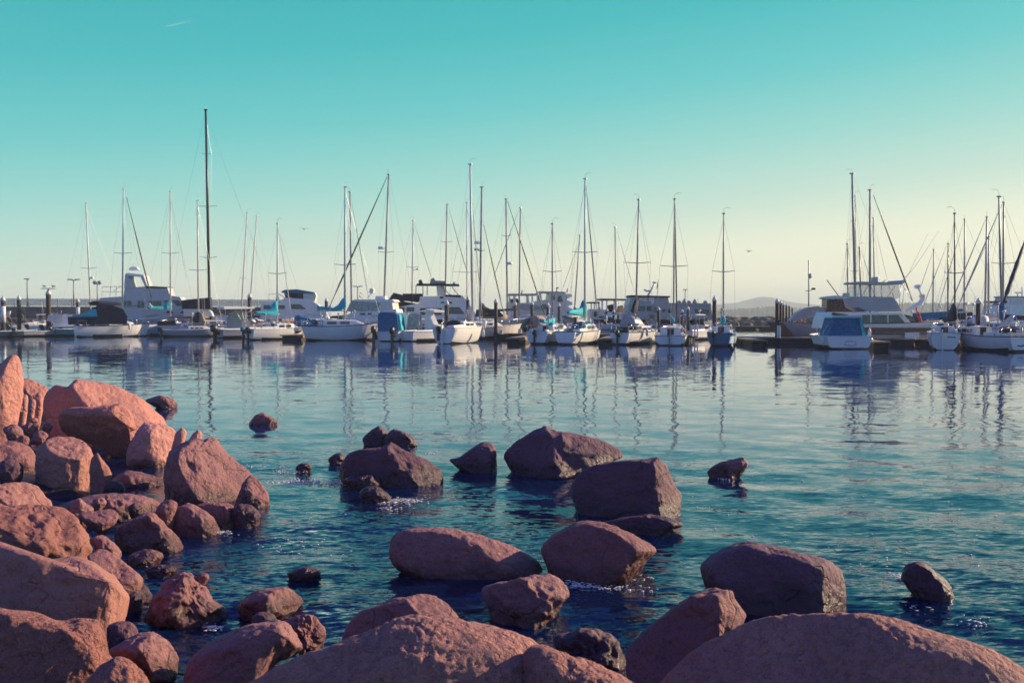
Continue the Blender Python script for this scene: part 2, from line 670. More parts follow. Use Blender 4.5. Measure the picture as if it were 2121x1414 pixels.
ROCK_DRY = rock_material('granite_dry', (0.545, 0.230, 0.187), (0.454, 0.193, 0.163), (0.386, 0.155, 0.131), wet=0.10, gscale=5.0, pit=0.6)
ROCK_LOW = rock_material('granite_dry_dark', (0.380, 0.161, 0.131), (0.317, 0.134, 0.114), (0.269, 0.108, 0.091), wet=0.10, gscale=5.0, pit=0.6)  # darker copy of the dry granite for the lower boulders
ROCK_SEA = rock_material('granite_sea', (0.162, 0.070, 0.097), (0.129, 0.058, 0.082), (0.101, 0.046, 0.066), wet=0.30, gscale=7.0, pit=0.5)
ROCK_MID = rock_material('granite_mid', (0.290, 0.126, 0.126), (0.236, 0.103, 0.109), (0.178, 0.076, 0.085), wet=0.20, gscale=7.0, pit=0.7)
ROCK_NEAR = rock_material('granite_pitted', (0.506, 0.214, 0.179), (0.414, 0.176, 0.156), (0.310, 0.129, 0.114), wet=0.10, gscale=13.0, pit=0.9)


def smooth_outline(pts, k=6):
    P = np.array(pts, dtype=float)
    n = len(P)
    out_ = []
    for i in range(n):
        p0, p1, p2, p3 = P[i - 1], P[i], P[(i + 1) % n], P[(i + 2) % n]
        for j in range(k):
            t = j / k
            c = 0.5 * ((2 * p1) + (-p0 + p2) * t + (2 * p0 - 5 * p1 + 4 * p2 - p3) * t * t + (-p0 + 3 * p1 - 3 * p2 + p3) * t ** 3)
            l_ = p1 * (1 - t) + p2 * t
            out_.append(c * 0.6 + l_ * 0.4)
    return np.array(out_)


ROCKS = []


def rock(label, pts, m, base=None, d=None, nose=None, depth=0.75, e=0.85, e2=1.0, nt=120, npsi=64, planes=(), rough=0.05, fine=0.012, seed=None,
         ext=0.45, group=None, name='boulder', freq=1.0, fine_f=9.0, lean=0.0, lump=0.0):
    pts = [tuple(map(float, p)) for p in pts]
    ymin, ymax = min(p[1] for p in pts), max(p[1] for p in pts)
    xmin, xmax = min(p[0] for p in pts), max(p[0] for p in pts)
    wpx, hpx = xmax - xmin, ymax - ymin
    if d is None:
        db = on_water((xmin + xmax) / 2, base or ymax).y
        hw = wpx / 2 * db / FPX
        d = db + hw * depth * 0.55
    if group == G_SH and ext == 0.45:
        ext = 0.85
    px2m = d / FPX
    # the body goes on below the water or the shingle
    ypush = ymax - 0.30 * hpx
    pts2 = []
    for x, y in pts:
        if y > ypush:
            y = y + (y - ypush) / (0.30 * hpx) * ext * hpx
        pts2.append((x, y))
    if nose is None:
        nose = (sum(p[0] for p in pts) / len(pts), ymin + 0.62 * hpx)
    # star-shaped about the nose
    O = smooth_outline(pts2)
    c0 = at_depth(nose[0], nose[1], d)
    f = (c0 - Vector((0, 0, H))).normalized()
    rt = f.cross(Vector((0, 0, 1))).normalized()
    up = rt.cross(f).normalized()
    uv = []
    cam0 = Vector((0, 0, H))
    dd = (c0 - cam0).length
    for x, y in O:
        r_ = ray(x, y)
        q = cam0 + r_ * (dd / r_.dot(f)) - c0
        uv.append((q.dot(rt), q.dot(up)))
    uv = np.array(uv)
    th = np.arctan2(uv[:, 1], uv[:, 0])
    rr = np.hypot(uv[:, 0], uv[:, 1])
    # radial distance by segment intersection
    T = np.linspace(-np.pi, np.pi, nt, endpoint=False)
    A, B = uv, np.roll(uv, -1, axis=0)
    Rr = np.zeros(nt)
    for i, a in enumerate(T):
        dx, dy = math.cos(a), math.sin(a)
        ex, ey = B[:, 0] - A[:, 0], B[:, 1] - A[:, 1]
        den = dx * ey - dy * ex
        den = np.where(np.abs(den) < 1e-12, 1e-12, den)
        s = (A[:, 0] * ey - A[:, 1] * ex) / den
        q = (A[:, 0] * dy - A[:, 1] * dx) / den
        ok = (q >= -1e-6) & (q <= 1 + 1e-6) & (s > 0)
        Rr[i] = s[ok].max() if ok.any() else np.interp(a, np.sort(th), rr[np.argsort(th)])
    half = (uv[:, 0].max() - uv[:, 0].min()) / 2
    hh = (uv[:, 1].max() - uv[:, 1].min()) / 2
    size = min(half, hh * 1.6)
    D = size * depth * 1.25
    psi = np.linspace(0, np.pi, npsi)
    sn, cs = np.sin(psi), np.cos(psi)
    rho = np.abs(sn) ** e
    dep = -D * np.sign(cs) * np.abs(cs) ** e2
    x = rho[:, None] * (Rr * np.cos(T))[None, :]
    y = rho[:, None] * (Rr * np.sin(T))[None, :]
    z = np.repeat(dep[:, None], nt, axis=1)
    z = z + lean * y
    P = np.stack([x, y, -z], -1).reshape(-1, 3)      # right, up, toward the camera
    # flat cleavage faces
    rng = np.random.RandomState(seed if seed is not None else int(abs(xmin * 7 + ymin * 13)) % 100000)
    for az, el, cut in planes:
        nv = np.array([math.sin(R(az)) * math.cos(R(el)), math.sin(R(el)), math.cos(R(az)) * math.cos(R(el))])
        s = P @ nv
        lim = cut * s.max()
        kk = 0.05 * size
        over = 0.5 * ((s - lim) + np.sqrt((s - lim) ** 2 + kk * kk)) - 0.02 * size
        over = np.maximum(over, 0)
        P = P - over[:, None] * nv[None, :] * 0.93
    # front-weighted large lumps, then finer relief
    rough = rough * 1.35 if m in (ROCK_SEA, ROCK_MID) else rough
    rad = np.sqrt((P ** 2).sum(1)) + 1e-9
    nrm = P / rad[:, None]
    s0 = rng.rand() * 100
    Q = P / size
    f1 = fbm(Q * 1.6 * freq + s0, 3, 1)
    rid = 1 - np.abs(fbm(Q * 2.3 * freq + s0 + 9, 3, 4)) * 1.6
    big = size * (rough * 1.1 * f1 + rough * 0.7 * (rid - 0.45) + lump * fbm(Q * 1.1 + s0 + 31, 2, 7))
    sil = np.clip(1 - np.repeat(np.abs(sn) ** 6, nt), 0.25, 1)
    P = P + nrm * (big * sil)[:, None]
    P = P + nrm * (fine * fbm(P * fine_f + s0, 5, 21, 0.6))[:, None]
    W = np.array(c0)[None, :] + P[:, :1] * np.array(rt) + P[:, 1:2] * np.array(up) - P[:, 2:] * np.array(f)
    # object origin at the base of the stone
    org = np.array([W[:, 0].mean(), W[:, 1].mean(), W[:, 2].min()])
    a = (np.arange(npsi - 1)[:, None] * nt + np.arange(nt)[None, :]).ravel()
    k = (np.arange(npsi - 1)[:, None] * nt + ((np.arange(nt) + 1) % nt)[None, :]).ravel()
    o = np_mesh(name, W - org, np.stack([a, k, k + nt, a + nt], 1), m)
    o.location = org
    tag(o, label, name.replace('_', ' '), group)
    ROCKS.append(o)
    return o


G_SEA = 'boulders standing in the water'
G_SH = 'boulders heaped on the shore'
G_FG = 'boulders along the near shore edge'
D_, S_, M_, N_, L_ = ROCK_DRY, ROCK_SEA, ROCK_MID, ROCK_NEAR, ROCK_LOW

# --- sunlit heap on the shore
rock('tall upright sunlit boulder at the photo\'s left edge, above the shore heap', [(-60, 770), (0, 752), (14, 740), (25, 733), (38, 737), (45, 760), (49, 800), (45, 840), (30, 868), (10, 890), (-60, 905)], D_, d=17, nose=(5, 815), group=G_SH, planes=[(-50, 35, .7), (40, 5, .75)])
rock('squat brown slab behind the tall upright boulder of the shore heap', [(45, 792), (55, 783), (75, 790), (98, 802), (94, 830), (70, 855), (40, 855)], D_, d=21, group=G_SH, planes=[(20, 40, .7)], nt=72, npsi=40)
rock('narrow upright stone, first beside the tall upright boulder', [(38, 835), (48, 818), (58, 820), (57, 850), (48, 868), (36, 865)], D_, d=19.4, group=G_SH, nt=56, npsi=36)
rock('narrow upright stone between the tall boulder and the broad sunlit one', [(60, 835), (66, 826), (74, 832), (72, 855), (64, 868), (57, 860)], D_, d=19.2, group=G_SH, nt=56, npsi=36)
rock('angular stone touching the upper side of the broad sunlit boulder', [(72, 818), (84, 812), (90, 830), (84, 855), (76, 862), (70, 845)], D_, d=19.6, group=G_SH, nt=56, npsi=36)
rock('broadest sunlit boulder of the shore heap, with a long sloping back', [(90, 845), (95, 815), (110, 800), (122, 797), (140, 802), (158, 786), (180, 787), (215, 795), (250, 805), (300, 825), (345, 850), (362, 872), (368, 890), (360, 920), (340, 950), (300, 990), (250, 995), (150, 960), (98, 890)], D_, d=18.6, nose=(215, 880), depth=0.8, nt=180, npsi=90, group=G_SH, planes=[(35, 40, .55), (70, 30, .72), (-35, 10, .7)], rough=.055)
rock('beaked boulder with a shaded underside, leaning on the broad sunlit boulder', [(119, 865), (128, 850), (150, 843), (195, 842), (245, 836), (262, 842), (275, 860), (281, 888), (270, 894), (259, 915), (257, 948), (240, 940), (205, 920), (150, 915), (122, 892)], D_, d=16.6, nose=(246, 864), depth=1.0, e2=1.3, ext=0.25, nt=140, npsi=70, group=G_SH, planes=[(35, 30, .6), (-30, -35, .5), (-25, 35, .7)])
rock('rounded boulder wedged under the lower end of the broad sunlit boulder', [(283, 892), (300, 876), (340, 880), (362, 892), (360, 920), (352, 945), (338, 985), (300, 1005), (268, 985), (262, 940)], D_, d=15.9, nose=(318, 915), group=G_SH, planes=[(40, 10, .65), (-20, -25, .6)], nt=110)
rock('small pointed stone standing between the broad boulder and the end boulder', [(355, 925), (364, 897), (377, 883), (387, 893), (382, 918), (370, 940)], D_, d=15, group=G_SH, nt=56, npsi=36)
rock('small conical stone on the crest of the end boulder', [(385, 920), (400, 897), (412, 889), (418, 900), (416, 920), (398, 930)], D_, d=14.6, group=G_SH, nt=56, npsi=36)
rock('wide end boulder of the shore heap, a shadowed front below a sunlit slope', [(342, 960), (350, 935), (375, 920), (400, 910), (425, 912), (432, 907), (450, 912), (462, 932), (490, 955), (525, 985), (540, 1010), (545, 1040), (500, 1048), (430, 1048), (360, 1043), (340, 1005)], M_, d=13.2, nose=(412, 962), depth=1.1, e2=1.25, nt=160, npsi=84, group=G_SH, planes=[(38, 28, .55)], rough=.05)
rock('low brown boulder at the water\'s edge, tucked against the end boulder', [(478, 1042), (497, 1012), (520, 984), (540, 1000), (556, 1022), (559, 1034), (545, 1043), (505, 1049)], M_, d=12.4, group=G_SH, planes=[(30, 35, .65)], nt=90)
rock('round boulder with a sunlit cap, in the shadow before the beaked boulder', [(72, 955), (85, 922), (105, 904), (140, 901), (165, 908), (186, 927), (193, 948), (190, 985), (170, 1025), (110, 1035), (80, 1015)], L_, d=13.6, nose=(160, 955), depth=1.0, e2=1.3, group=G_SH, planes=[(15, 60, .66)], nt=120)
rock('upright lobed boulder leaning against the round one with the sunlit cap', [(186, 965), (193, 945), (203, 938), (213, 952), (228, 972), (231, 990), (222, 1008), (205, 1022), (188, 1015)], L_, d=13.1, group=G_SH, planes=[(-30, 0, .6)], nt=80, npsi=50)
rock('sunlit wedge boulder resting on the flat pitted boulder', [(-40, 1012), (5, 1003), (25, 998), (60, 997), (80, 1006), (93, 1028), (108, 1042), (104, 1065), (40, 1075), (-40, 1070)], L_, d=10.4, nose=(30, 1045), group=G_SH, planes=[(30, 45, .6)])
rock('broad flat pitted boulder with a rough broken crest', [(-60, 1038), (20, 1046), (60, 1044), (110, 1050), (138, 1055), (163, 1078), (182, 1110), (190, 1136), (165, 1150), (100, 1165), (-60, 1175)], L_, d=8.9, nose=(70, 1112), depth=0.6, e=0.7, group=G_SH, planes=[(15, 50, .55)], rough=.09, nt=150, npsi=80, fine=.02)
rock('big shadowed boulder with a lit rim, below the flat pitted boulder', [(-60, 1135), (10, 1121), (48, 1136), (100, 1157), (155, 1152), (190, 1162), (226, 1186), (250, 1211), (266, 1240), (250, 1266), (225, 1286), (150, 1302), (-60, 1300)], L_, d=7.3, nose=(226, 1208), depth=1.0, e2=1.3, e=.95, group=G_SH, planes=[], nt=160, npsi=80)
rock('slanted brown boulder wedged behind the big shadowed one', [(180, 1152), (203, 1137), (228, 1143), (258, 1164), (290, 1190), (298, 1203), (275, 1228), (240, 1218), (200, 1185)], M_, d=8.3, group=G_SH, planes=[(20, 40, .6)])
rock('double-humped pitted boulder cut off by the lower left corner', [(-60, 1268), (30, 1262), (80, 1268), (118, 1284), (140, 1286), (165, 1280), (200, 1282), (214, 1298), (222, 1330), (220, 1350), (237, 1375), (225, 1430), (150, 1470), (-60, 1480)], N_, d=5.7, nose=(178, 1335), depth=0.9, e2=1.25, group=G_FG, planes=[], nt=180, npsi=90, fine=.012, rough=.05)
rock('small grey dome of rock at the bottom edge beside the double-humped boulder', [(175, 1425), (203, 1386), (235, 1361), (272, 1364), (298, 1388), (318, 1435), (250, 1465)], N_, d=5.1, group=G_FG, nt=100)
rock('half-lit boulder standing in the shallow pool above the small grey dome', [(228, 1346), (258, 1326), (290, 1313), (318, 1308), (340, 1320), (358, 1344), (371, 1366), (366, 1388), (330, 1402), (280, 1380), (238, 1368)], M_, d=6.3, nose=(302, 1338), depth=.95, e2=1.25, group=G_FG, planes=[(45, 10, .7)])
rock('jagged boulder with a dark triangular hollow, standing in the pool', [(303, 1275), (318, 1240), (338, 1218), (345, 1202), (372, 1187), (395, 1190), (412, 1206), (430, 1218), (441, 1242), (465, 1257), (476, 1281), (450, 1296), (420, 1306), (350, 1312), (308, 1295)], M_, d=8.0, nose=(398, 1222), depth=.95, e2=1.3, rough=.13, freq=1.4, group=G_FG, planes=[(45, 15, .6)], nt=140, npsi=72, fine=.02)
rock('fist-sized stone balanced beside the peak of the jagged boulder', [(407, 1201), (414, 1190), (428, 1189), (431, 1198), (420, 1208)], M_, d=8.05, ext=0.2, group=G_FG, nt=40, npsi=26, name='stone')
rock('half-lit boulder in the pool, a bright speckled end facing the sun', [(492, 1257), (508, 1237), (532, 1221), (568, 1216), (595, 1216), (615, 1228), (631, 1246), (615, 1262), (580, 1272), (520, 1278)], M_, base=1276, nose=(562, 1240), depth=.95, e2=1.2, group=G_FG, planes=[(50, 12, .65)])
rock('dark ridged boulder with a sunlit slanting edge, behind the big pitted dome', [(385, 1375), (418, 1342), (468, 1311), (515, 1292), (575, 1283), (600, 1296), (619, 1322), (625, 1342), (600, 1358), (560, 1382), (480, 1432), (385, 1432)], M_, d=6.2, nose=(578, 1312), depth=.85, e2=1.25, group=G_FG, planes=[], nt=140)
rock('weedy knobbly rock just behind the dark ridged boulder', [(585, 1288), (618, 1271), (655, 1272), (665, 1290), (672, 1320), (655, 1337), (625, 1338), (605, 1315)], M_, d=6.9, rough=.12, freq=1.5, group=G_FG, planes=[(40, 0, .7)])
rock('brown boulder whose rounded top shows behind the big pitted dome', [(708, 1330), (724, 1287), (750, 1263), (788, 1251), (830, 1238), (870, 1229), (904, 1235), (930, 1256), (946, 1282), (900, 1315), (800, 1338)], M_, d=6.5, nose=(840, 1285), depth=.55, group=G_FG, planes=[(-20, 5, .6), (30, 45, .75)], rough=.06, nt=140)
rock('huge pitted granite dome at the bottom edge, half in shadow', [(420, 1450), (520, 1405), (600, 1366), (700, 1331), (780, 1300), (828, 1278), (880, 1272), (950, 1283), (1040, 1301), (1098, 1322), (1140, 1352), (1168, 1385), (1185, 1420), (1190, 1540), (420, 1540)], N_, d=4.3, nose=(835, 1420), depth=0.42, e=0.9, ext=0.1, nt=260, npsi=150, group=G_FG, planes=[(-30, 20, .62)], rough=.025, fine=.007, fine_f=28)
rock('lower pitted shoulder of granite joined against the huge dome', [(1085, 1350), (1120, 1334), (1170, 1352), (1230, 1371), (1290, 1400), (1330, 1432), (1310, 1500), (1150, 1480), (1090, 1430)], N_, d=4.15, nose=(1190, 1430), depth=0.5, ext=0.1, nt=140, npsi=80, group=G_FG, rough=.04, fine=.006, fine_f=28)
rock('wide striated granite slab cut off by the lower right corner', [(1330, 1460), (1388, 1392), (1450, 1333), (1540, 1291), (1600, 1273), (1700, 1270), (1770, 1268), (1850, 1280), (1950, 1311), (2050, 1342), (2130, 1392), (2200, 1450), (2220, 1540), (1330, 1540)], N_, d=4.2, nose=(1760, 1430), depth=0.36, e=0.85, ext=0.1, nt=260, npsi=150, group=G_FG, planes=[(-18, 28, .66)], rough=.022, fine=.006, fine_f=28)
rock('dark leaning boulder with a sunlit shoulder, against the striated slab', [(1298, 1355), (1330, 1311), (1380, 1271), (1430, 1233), (1480, 1220), (1515, 1225), (1536, 1250), (1550, 1277), (1510, 1325), (1440, 1405), (1330, 1430)], M_, d=5.9, nose=(1478, 1290), depth=.6, group=G_FG, planes=[(-24, 8, .62), (55, 10, .66)], nt=150)

# --- stones standing in the water
rock('long smooth boulder ending in a blunt vertical face, in open water', [(1454, 1180), (1475, 1150), (1510, 1130), (1550, 1122), (1600, 1130), (1660, 1145), (1720, 1160), (1742, 1180), (1755, 1215), (1757, 1240), (1740, 1258), (1650, 1266), (1540, 1266), (1480, 1236)], S_, base=1266, nose=(1620, 1205), depth=.6, e=.72, group=G_SEA, planes=[(-6, 2, .72), (65, 4, .85)], nt=160, npsi=84, rough=.02)
rock('small fin-shaped dark rock with sparkling foam beside it', [(1866, 1198), (1878, 1166), (1895, 1162), (1915, 1168), (1945, 1190), (1970, 1215), (1978, 1232), (1960, 1241), (1900, 1227)], S_, base=1242, group=G_SEA, planes=[(-10, 5, .7)], nt=90)
rock('egg-shaped boulder with a sunlit pointed end and foam below it', [(1121, 1140), (1140, 1110), (1180, 1086), (1215, 1077), (1260, 1085), (1310, 1105), (1350, 1130), (1359, 1142), (1332, 1166), (1292, 1186), (1220, 1198), (1150, 1182)], M_, base=1198, nose=(1278, 1140), depth=.8, e=.85, e2=1.1, group=G_SEA, planes=[(-22, 4, .68)], nt=140, npsi=80, rough=.02)
rock('long low whale-backed boulder beside the egg-shaped one', [(807, 1145), (812, 1115), (830, 1098), (870, 1092), (930, 1095), (1000, 1110), (1060, 1130), (1110, 1160), (1132, 1182), (1080, 1197), (980, 1197), (870, 1182), (818, 1168)], M_, base=1194, nose=(950, 1150), depth=.6, e=.8, group=G_SEA, planes=[(-6, 4, .66), (25, 40, .8)], nt=150, npsi=80, rough=.025)
rock('lumpy broken boulder with shadowed hollows, below the whale-backed one', [(998, 1218), (1030, 1205), (1085, 1196), (1120, 1184), (1150, 1190), (1170, 1210), (1176, 1236), (1150, 1262), (1100, 1287), (1040, 1277), (1003, 1248)], M_, base=1284, group=G_SEA, planes=[(-20, 0, .6), (30, 40, .7)], rough=.10, nt=120, fine=.018)
rock('low dark fin trailing behind the egg-shaped boulder', [(1230, 1085), (1310, 1068), (1345, 1064), (1385, 1070), (1421, 1089), (1392, 1096), (1365, 1109), (1330, 1114), (1270, 1098)], S_, base=1110, group=G_SEA, planes=[(-10, 10, .6)], nt=90, rough=.08)
rock('large blocky boulder with a broad shadowed face and a steep lit side', [(1183, 1020), (1195, 985), (1230, 963), (1290, 953), (1345, 951), (1362, 947), (1378, 965), (1395, 1000), (1412, 1026), (1405, 1052), (1380, 1066), (1300, 1070), (1210, 1054)], S_, base=1068, nose=(1345, 1015), depth=.75, e=.75, group=G_SEA, planes=[(-18, 12, .58), (58, 14, .66)], nt=150, npsi=84, rough=.04)
rock('peaked boulder with a long sloping ridge, behind the large blocky one', [(1045, 947), (1060, 920), (1090, 900), (1118, 888), (1130, 882), (1145, 892), (1200, 898), (1250, 913), (1285, 930), (1292, 946), (1270, 956), (1200, 977), (1150, 987), (1080, 977)], S_, base=985, nose=(1150, 945), depth=.75, e=.95, e2=1.2, group=G_SEA, planes=[(-35, 15, .6), (28, 25, .58)], nt=150, npsi=80, rough=.05)
rock('small dark wedge-shaped rock beside the peaked boulder', [(930, 952), (950, 947), (975, 930), (1000, 916), (1022, 920), (1029, 940), (1027, 971), (990, 977), (960, 967)], S_, base=977, group=G_SEA, planes=[(-10, 8, .6)], nt=90)
rock('lone small ragged rock far out on open water, lit along its edge', [(1466, 977), (1490, 958), (1520, 950), (1540, 948), (1551, 962), (1540, 976), (1505, 992), (1480, 987)], M_, base=990, rough=.10, group=G_SEA, planes=[(-25, 5, .6)], nt=80)
rock('broad dark boulder with a creased back, surrounded by foaming water', [(704, 968), (720, 941), (745, 930), (795, 926), (810, 917), (835, 930), (880, 950), (900, 965), (915, 976), (920, 995), (900, 1005), (830, 1006), (750, 998), (710, 988)], S_, base=1003, nose=(820, 962), depth=.7, e=.85, group=G_SEA, planes=[(-14, 6, .6), (30, 38, .64)], nt=140, npsi=76, rough=.06)
rock('dark pointed rock, twin of the sloped one behind the creased boulder', [(751, 908), (770, 890), (785, 882), (798, 890), (806, 905), (800, 921), (762, 921)], S_, base=921, group=G_SEA, nt=70, npsi=44, planes=[(-20, 10, .65)])
rock('dark rock with a long slope, joined to the pointed one behind the creased boulder', [(794, 908), (815, 888), (840, 895), (860, 909), (865, 919), (832, 925), (797, 923)], S_, base=924, group=G_SEA, nt=70, npsi=44, planes=[(-10, 10, .65)])
rock('small round stone poking out at the far end of the creased boulder', [(680, 952), (692, 940), (706, 938), (716, 948), (712, 960), (690, 962)], S_, base=961, group=G_SEA, nt=48, npsi=30)
rock('tiny wet stone awash between the shore heap and the creased boulder', [(613, 968), (622, 959), (637, 960), (646, 968), (636, 975), (618, 975)], S_, base=975, group=G_SEA, nt=40, npsi=26, name='stone')
rock('low wet stone lying against the near side of the creased boulder', [(714, 992), (745, 982), (775, 982), (790, 999), (782, 1012), (730, 1010)], S_, base=1011, group=G_SEA, nt=64, npsi=40)
rock('wet stone with water breaking over its tip, nearest to the creased boulder', [(746, 1020), (762, 1007), (780, 1006), (800, 1018), (812, 1032), (796, 1040), (758, 1038)], S_, base=1038, group=G_SEA, nt=64, npsi=40)
rock('lone small brown rock far out between shore heap and boats', [(516, 876), (528, 860), (546, 855), (560, 862), (575, 872), (563, 881), (524, 883)], M_, base=881, group=G_SEA, nt=64, npsi=40, planes=[(-10, 10, .7)])
rock('flat dark rock in the water behind the broad sunlit boulder', [(300, 830), (318, 822), (332, 818), (355, 825), (368, 838), (358, 847), (330, 842)], M_, base=846, group=G_SEA, nt=64, npsi=40)
rock('low rock barely breaking the surface, dark with weed', [(594, 1187), (618, 1175), (640, 1171), (668, 1184), (645, 1196), (610, 1199)], S_, base=1197, group=G_SEA, nt=64, npsi=40)
rock('rock furred with red seaweed, between the huge dome and the leaning boulder', [(1150, 1318), (1198, 1302), (1240, 1306), (1280, 1330), (1292, 1372), (1250, 1394), (1175, 1380)], S_, base=1390, rough=.1, freq=1.6, group=G_SEA, nt=90, fine=.02)
# --- dark stones at the foot of the heap
rock('brown boulder lapped by sparkling water, at the foot of the end boulder', [(345, 1085), (362, 1053), (390, 1042), (420, 1055), (448, 1080), (460, 1097), (420, 1108), (370, 1104)], M_, base=1104, group=G_SH, planes=[(-30, 0, .65)], nt=80)
rock('long dark boulder half under the end boulder, along the water\'s edge', [(395, 1052), (430, 1039), (470, 1042), (489, 1056), (490, 1080), (470, 1090), (430, 1078)], M_, base=1090, group=G_SH, planes=[(-15, 5, .65)], nt=80)
rock('wet weedy stone at the seaward tip of the long dark boulder', [(478, 1062), (495, 1045), (520, 1045), (540, 1068), (520, 1090), (490, 1088)], S_, base=1090, group=G_SH, nt=64, npsi=40)
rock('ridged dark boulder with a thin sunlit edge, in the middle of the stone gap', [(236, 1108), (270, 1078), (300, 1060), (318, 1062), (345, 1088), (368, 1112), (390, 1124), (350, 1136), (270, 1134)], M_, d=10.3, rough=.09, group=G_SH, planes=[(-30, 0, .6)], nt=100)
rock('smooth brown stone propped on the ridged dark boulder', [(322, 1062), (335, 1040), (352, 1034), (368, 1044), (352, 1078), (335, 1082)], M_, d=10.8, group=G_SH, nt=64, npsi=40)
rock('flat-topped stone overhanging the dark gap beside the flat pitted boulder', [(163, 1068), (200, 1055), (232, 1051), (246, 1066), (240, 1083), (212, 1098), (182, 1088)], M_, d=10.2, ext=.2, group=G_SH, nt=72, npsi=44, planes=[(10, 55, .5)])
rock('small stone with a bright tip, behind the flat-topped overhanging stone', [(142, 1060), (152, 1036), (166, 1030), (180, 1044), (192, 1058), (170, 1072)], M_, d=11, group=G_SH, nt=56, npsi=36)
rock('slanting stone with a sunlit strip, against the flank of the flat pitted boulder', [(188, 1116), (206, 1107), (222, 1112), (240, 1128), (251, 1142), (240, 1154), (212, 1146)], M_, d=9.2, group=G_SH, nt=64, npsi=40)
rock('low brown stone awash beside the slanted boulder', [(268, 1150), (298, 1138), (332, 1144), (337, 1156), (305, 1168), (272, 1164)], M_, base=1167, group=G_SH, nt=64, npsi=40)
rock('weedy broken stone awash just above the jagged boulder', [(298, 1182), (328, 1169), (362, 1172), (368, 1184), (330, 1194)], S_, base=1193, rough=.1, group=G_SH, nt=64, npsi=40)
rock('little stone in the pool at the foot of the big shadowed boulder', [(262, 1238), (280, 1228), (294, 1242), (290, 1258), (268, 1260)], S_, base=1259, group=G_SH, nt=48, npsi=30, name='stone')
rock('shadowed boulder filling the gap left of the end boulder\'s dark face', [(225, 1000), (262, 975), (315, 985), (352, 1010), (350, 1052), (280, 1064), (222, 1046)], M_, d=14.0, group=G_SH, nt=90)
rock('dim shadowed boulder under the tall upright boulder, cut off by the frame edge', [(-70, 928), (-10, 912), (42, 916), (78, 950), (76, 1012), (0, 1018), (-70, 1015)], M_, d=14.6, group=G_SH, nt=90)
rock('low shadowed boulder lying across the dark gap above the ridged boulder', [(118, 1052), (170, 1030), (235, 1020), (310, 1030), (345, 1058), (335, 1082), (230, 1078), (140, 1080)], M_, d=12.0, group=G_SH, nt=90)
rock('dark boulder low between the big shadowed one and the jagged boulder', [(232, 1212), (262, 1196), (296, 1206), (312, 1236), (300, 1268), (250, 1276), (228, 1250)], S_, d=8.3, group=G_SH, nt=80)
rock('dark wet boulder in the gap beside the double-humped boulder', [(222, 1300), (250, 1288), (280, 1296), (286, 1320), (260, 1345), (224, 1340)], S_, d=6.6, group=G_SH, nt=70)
for i, (cx_, cy_, wx_, dd_, lb) in enumerate([
        (60, 888, 34, 16, 'pale round cobble in the hollow below the tall upright boulder'), (28, 893, 44, 15.6, 'dark cobble under the foot of the tall upright boulder'),
        (72, 872, 20, 17, 'small cobble wedged above the pale round cobble'), (98, 884, 22, 16.2, 'small cobble nestling under the broad sunlit boulder'),
        (84, 902, 30, 15.4, 'cobble at the top of the round boulder with the sunlit cap'), (48, 910, 26, 15, 'dim cobble in the darkest part of the hollow'),
        (222, 1028, 12, 11.5, 'tiny bright pebble in the dark gap of stones'), (250, 1038, 14, 11.3, 'second bright pebble in the dark gap, lower down'),
        (205, 1040, 30, 11.4, 'dim cobble in the dark gap beside the bright pebbles'), (280, 1052, 34, 11.4, 'dark cobble above the ridged boulder in the gap'),
        (20, 975, 60, 13, 'dim boulder in the shade between the round boulder and the frame edge'), (240, 1010, 40, 13, 'dark stone in shadow under the beaked boulder'),
        (455, 1270, 22, 8.1, 'wet stone at the side of the jagged boulder in the pool'), (430, 1305, 30, 7.6, 'weedy stone at the front of the jagged boulder'),
        (545, 1284, 60, 7.2, 'weed-covered stone between half-lit boulder and dark ridged boulder')]):
    pp = []
    for k in range(9):
        a = 2 * math.pi * k / 9
        q = 0.82 + 0.3 * random.random()
        pp.append((cx_ + wx_ / 2 * q * math.cos(a), cy_ - wx_ * 0.36 * q * math.sin(a)))
    rock(lb, pp[::-1], M_ if i < 9 else S_, d=dd_, nt=44, npsi=28, group='loose cobbles among the boulders', name='cobble', rough=.06)
# submerged stones, seen dimly through the water
for i, (cx_, cy_, wx_) in enumerate([(600, 1080, 150), (640, 1128, 120), (430, 1130, 110), (930, 1215, 170), (1240, 1275, 110), (1990, 1290, 150), (1880, 1262, 90), (880, 990, 110), (1420, 1085, 110), (520, 1160, 100)]):
    db = on_water(cx_, cy_, -0.16).y
    pp = [(cx_ + wx_ / 2 * (0.8 + .4 * random.random()) * math.cos(a), cy_ + 14 - wx_ * 0.16 * math.sin(a)) for a in [2 * math.pi * k / 9 for k in range(9)]]
    o = rock(['submerged brown stone seen through the water'][0], pp, D_, d=db, nt=48, npsi=30, group='submerged stones under the shallow water', rough=.06, name='submerged_stone', depth=.9)
    top = max(v.co.z for v in o.data.vertices)
    o.location.z = -0.05 - 0.05 * random.random() - top


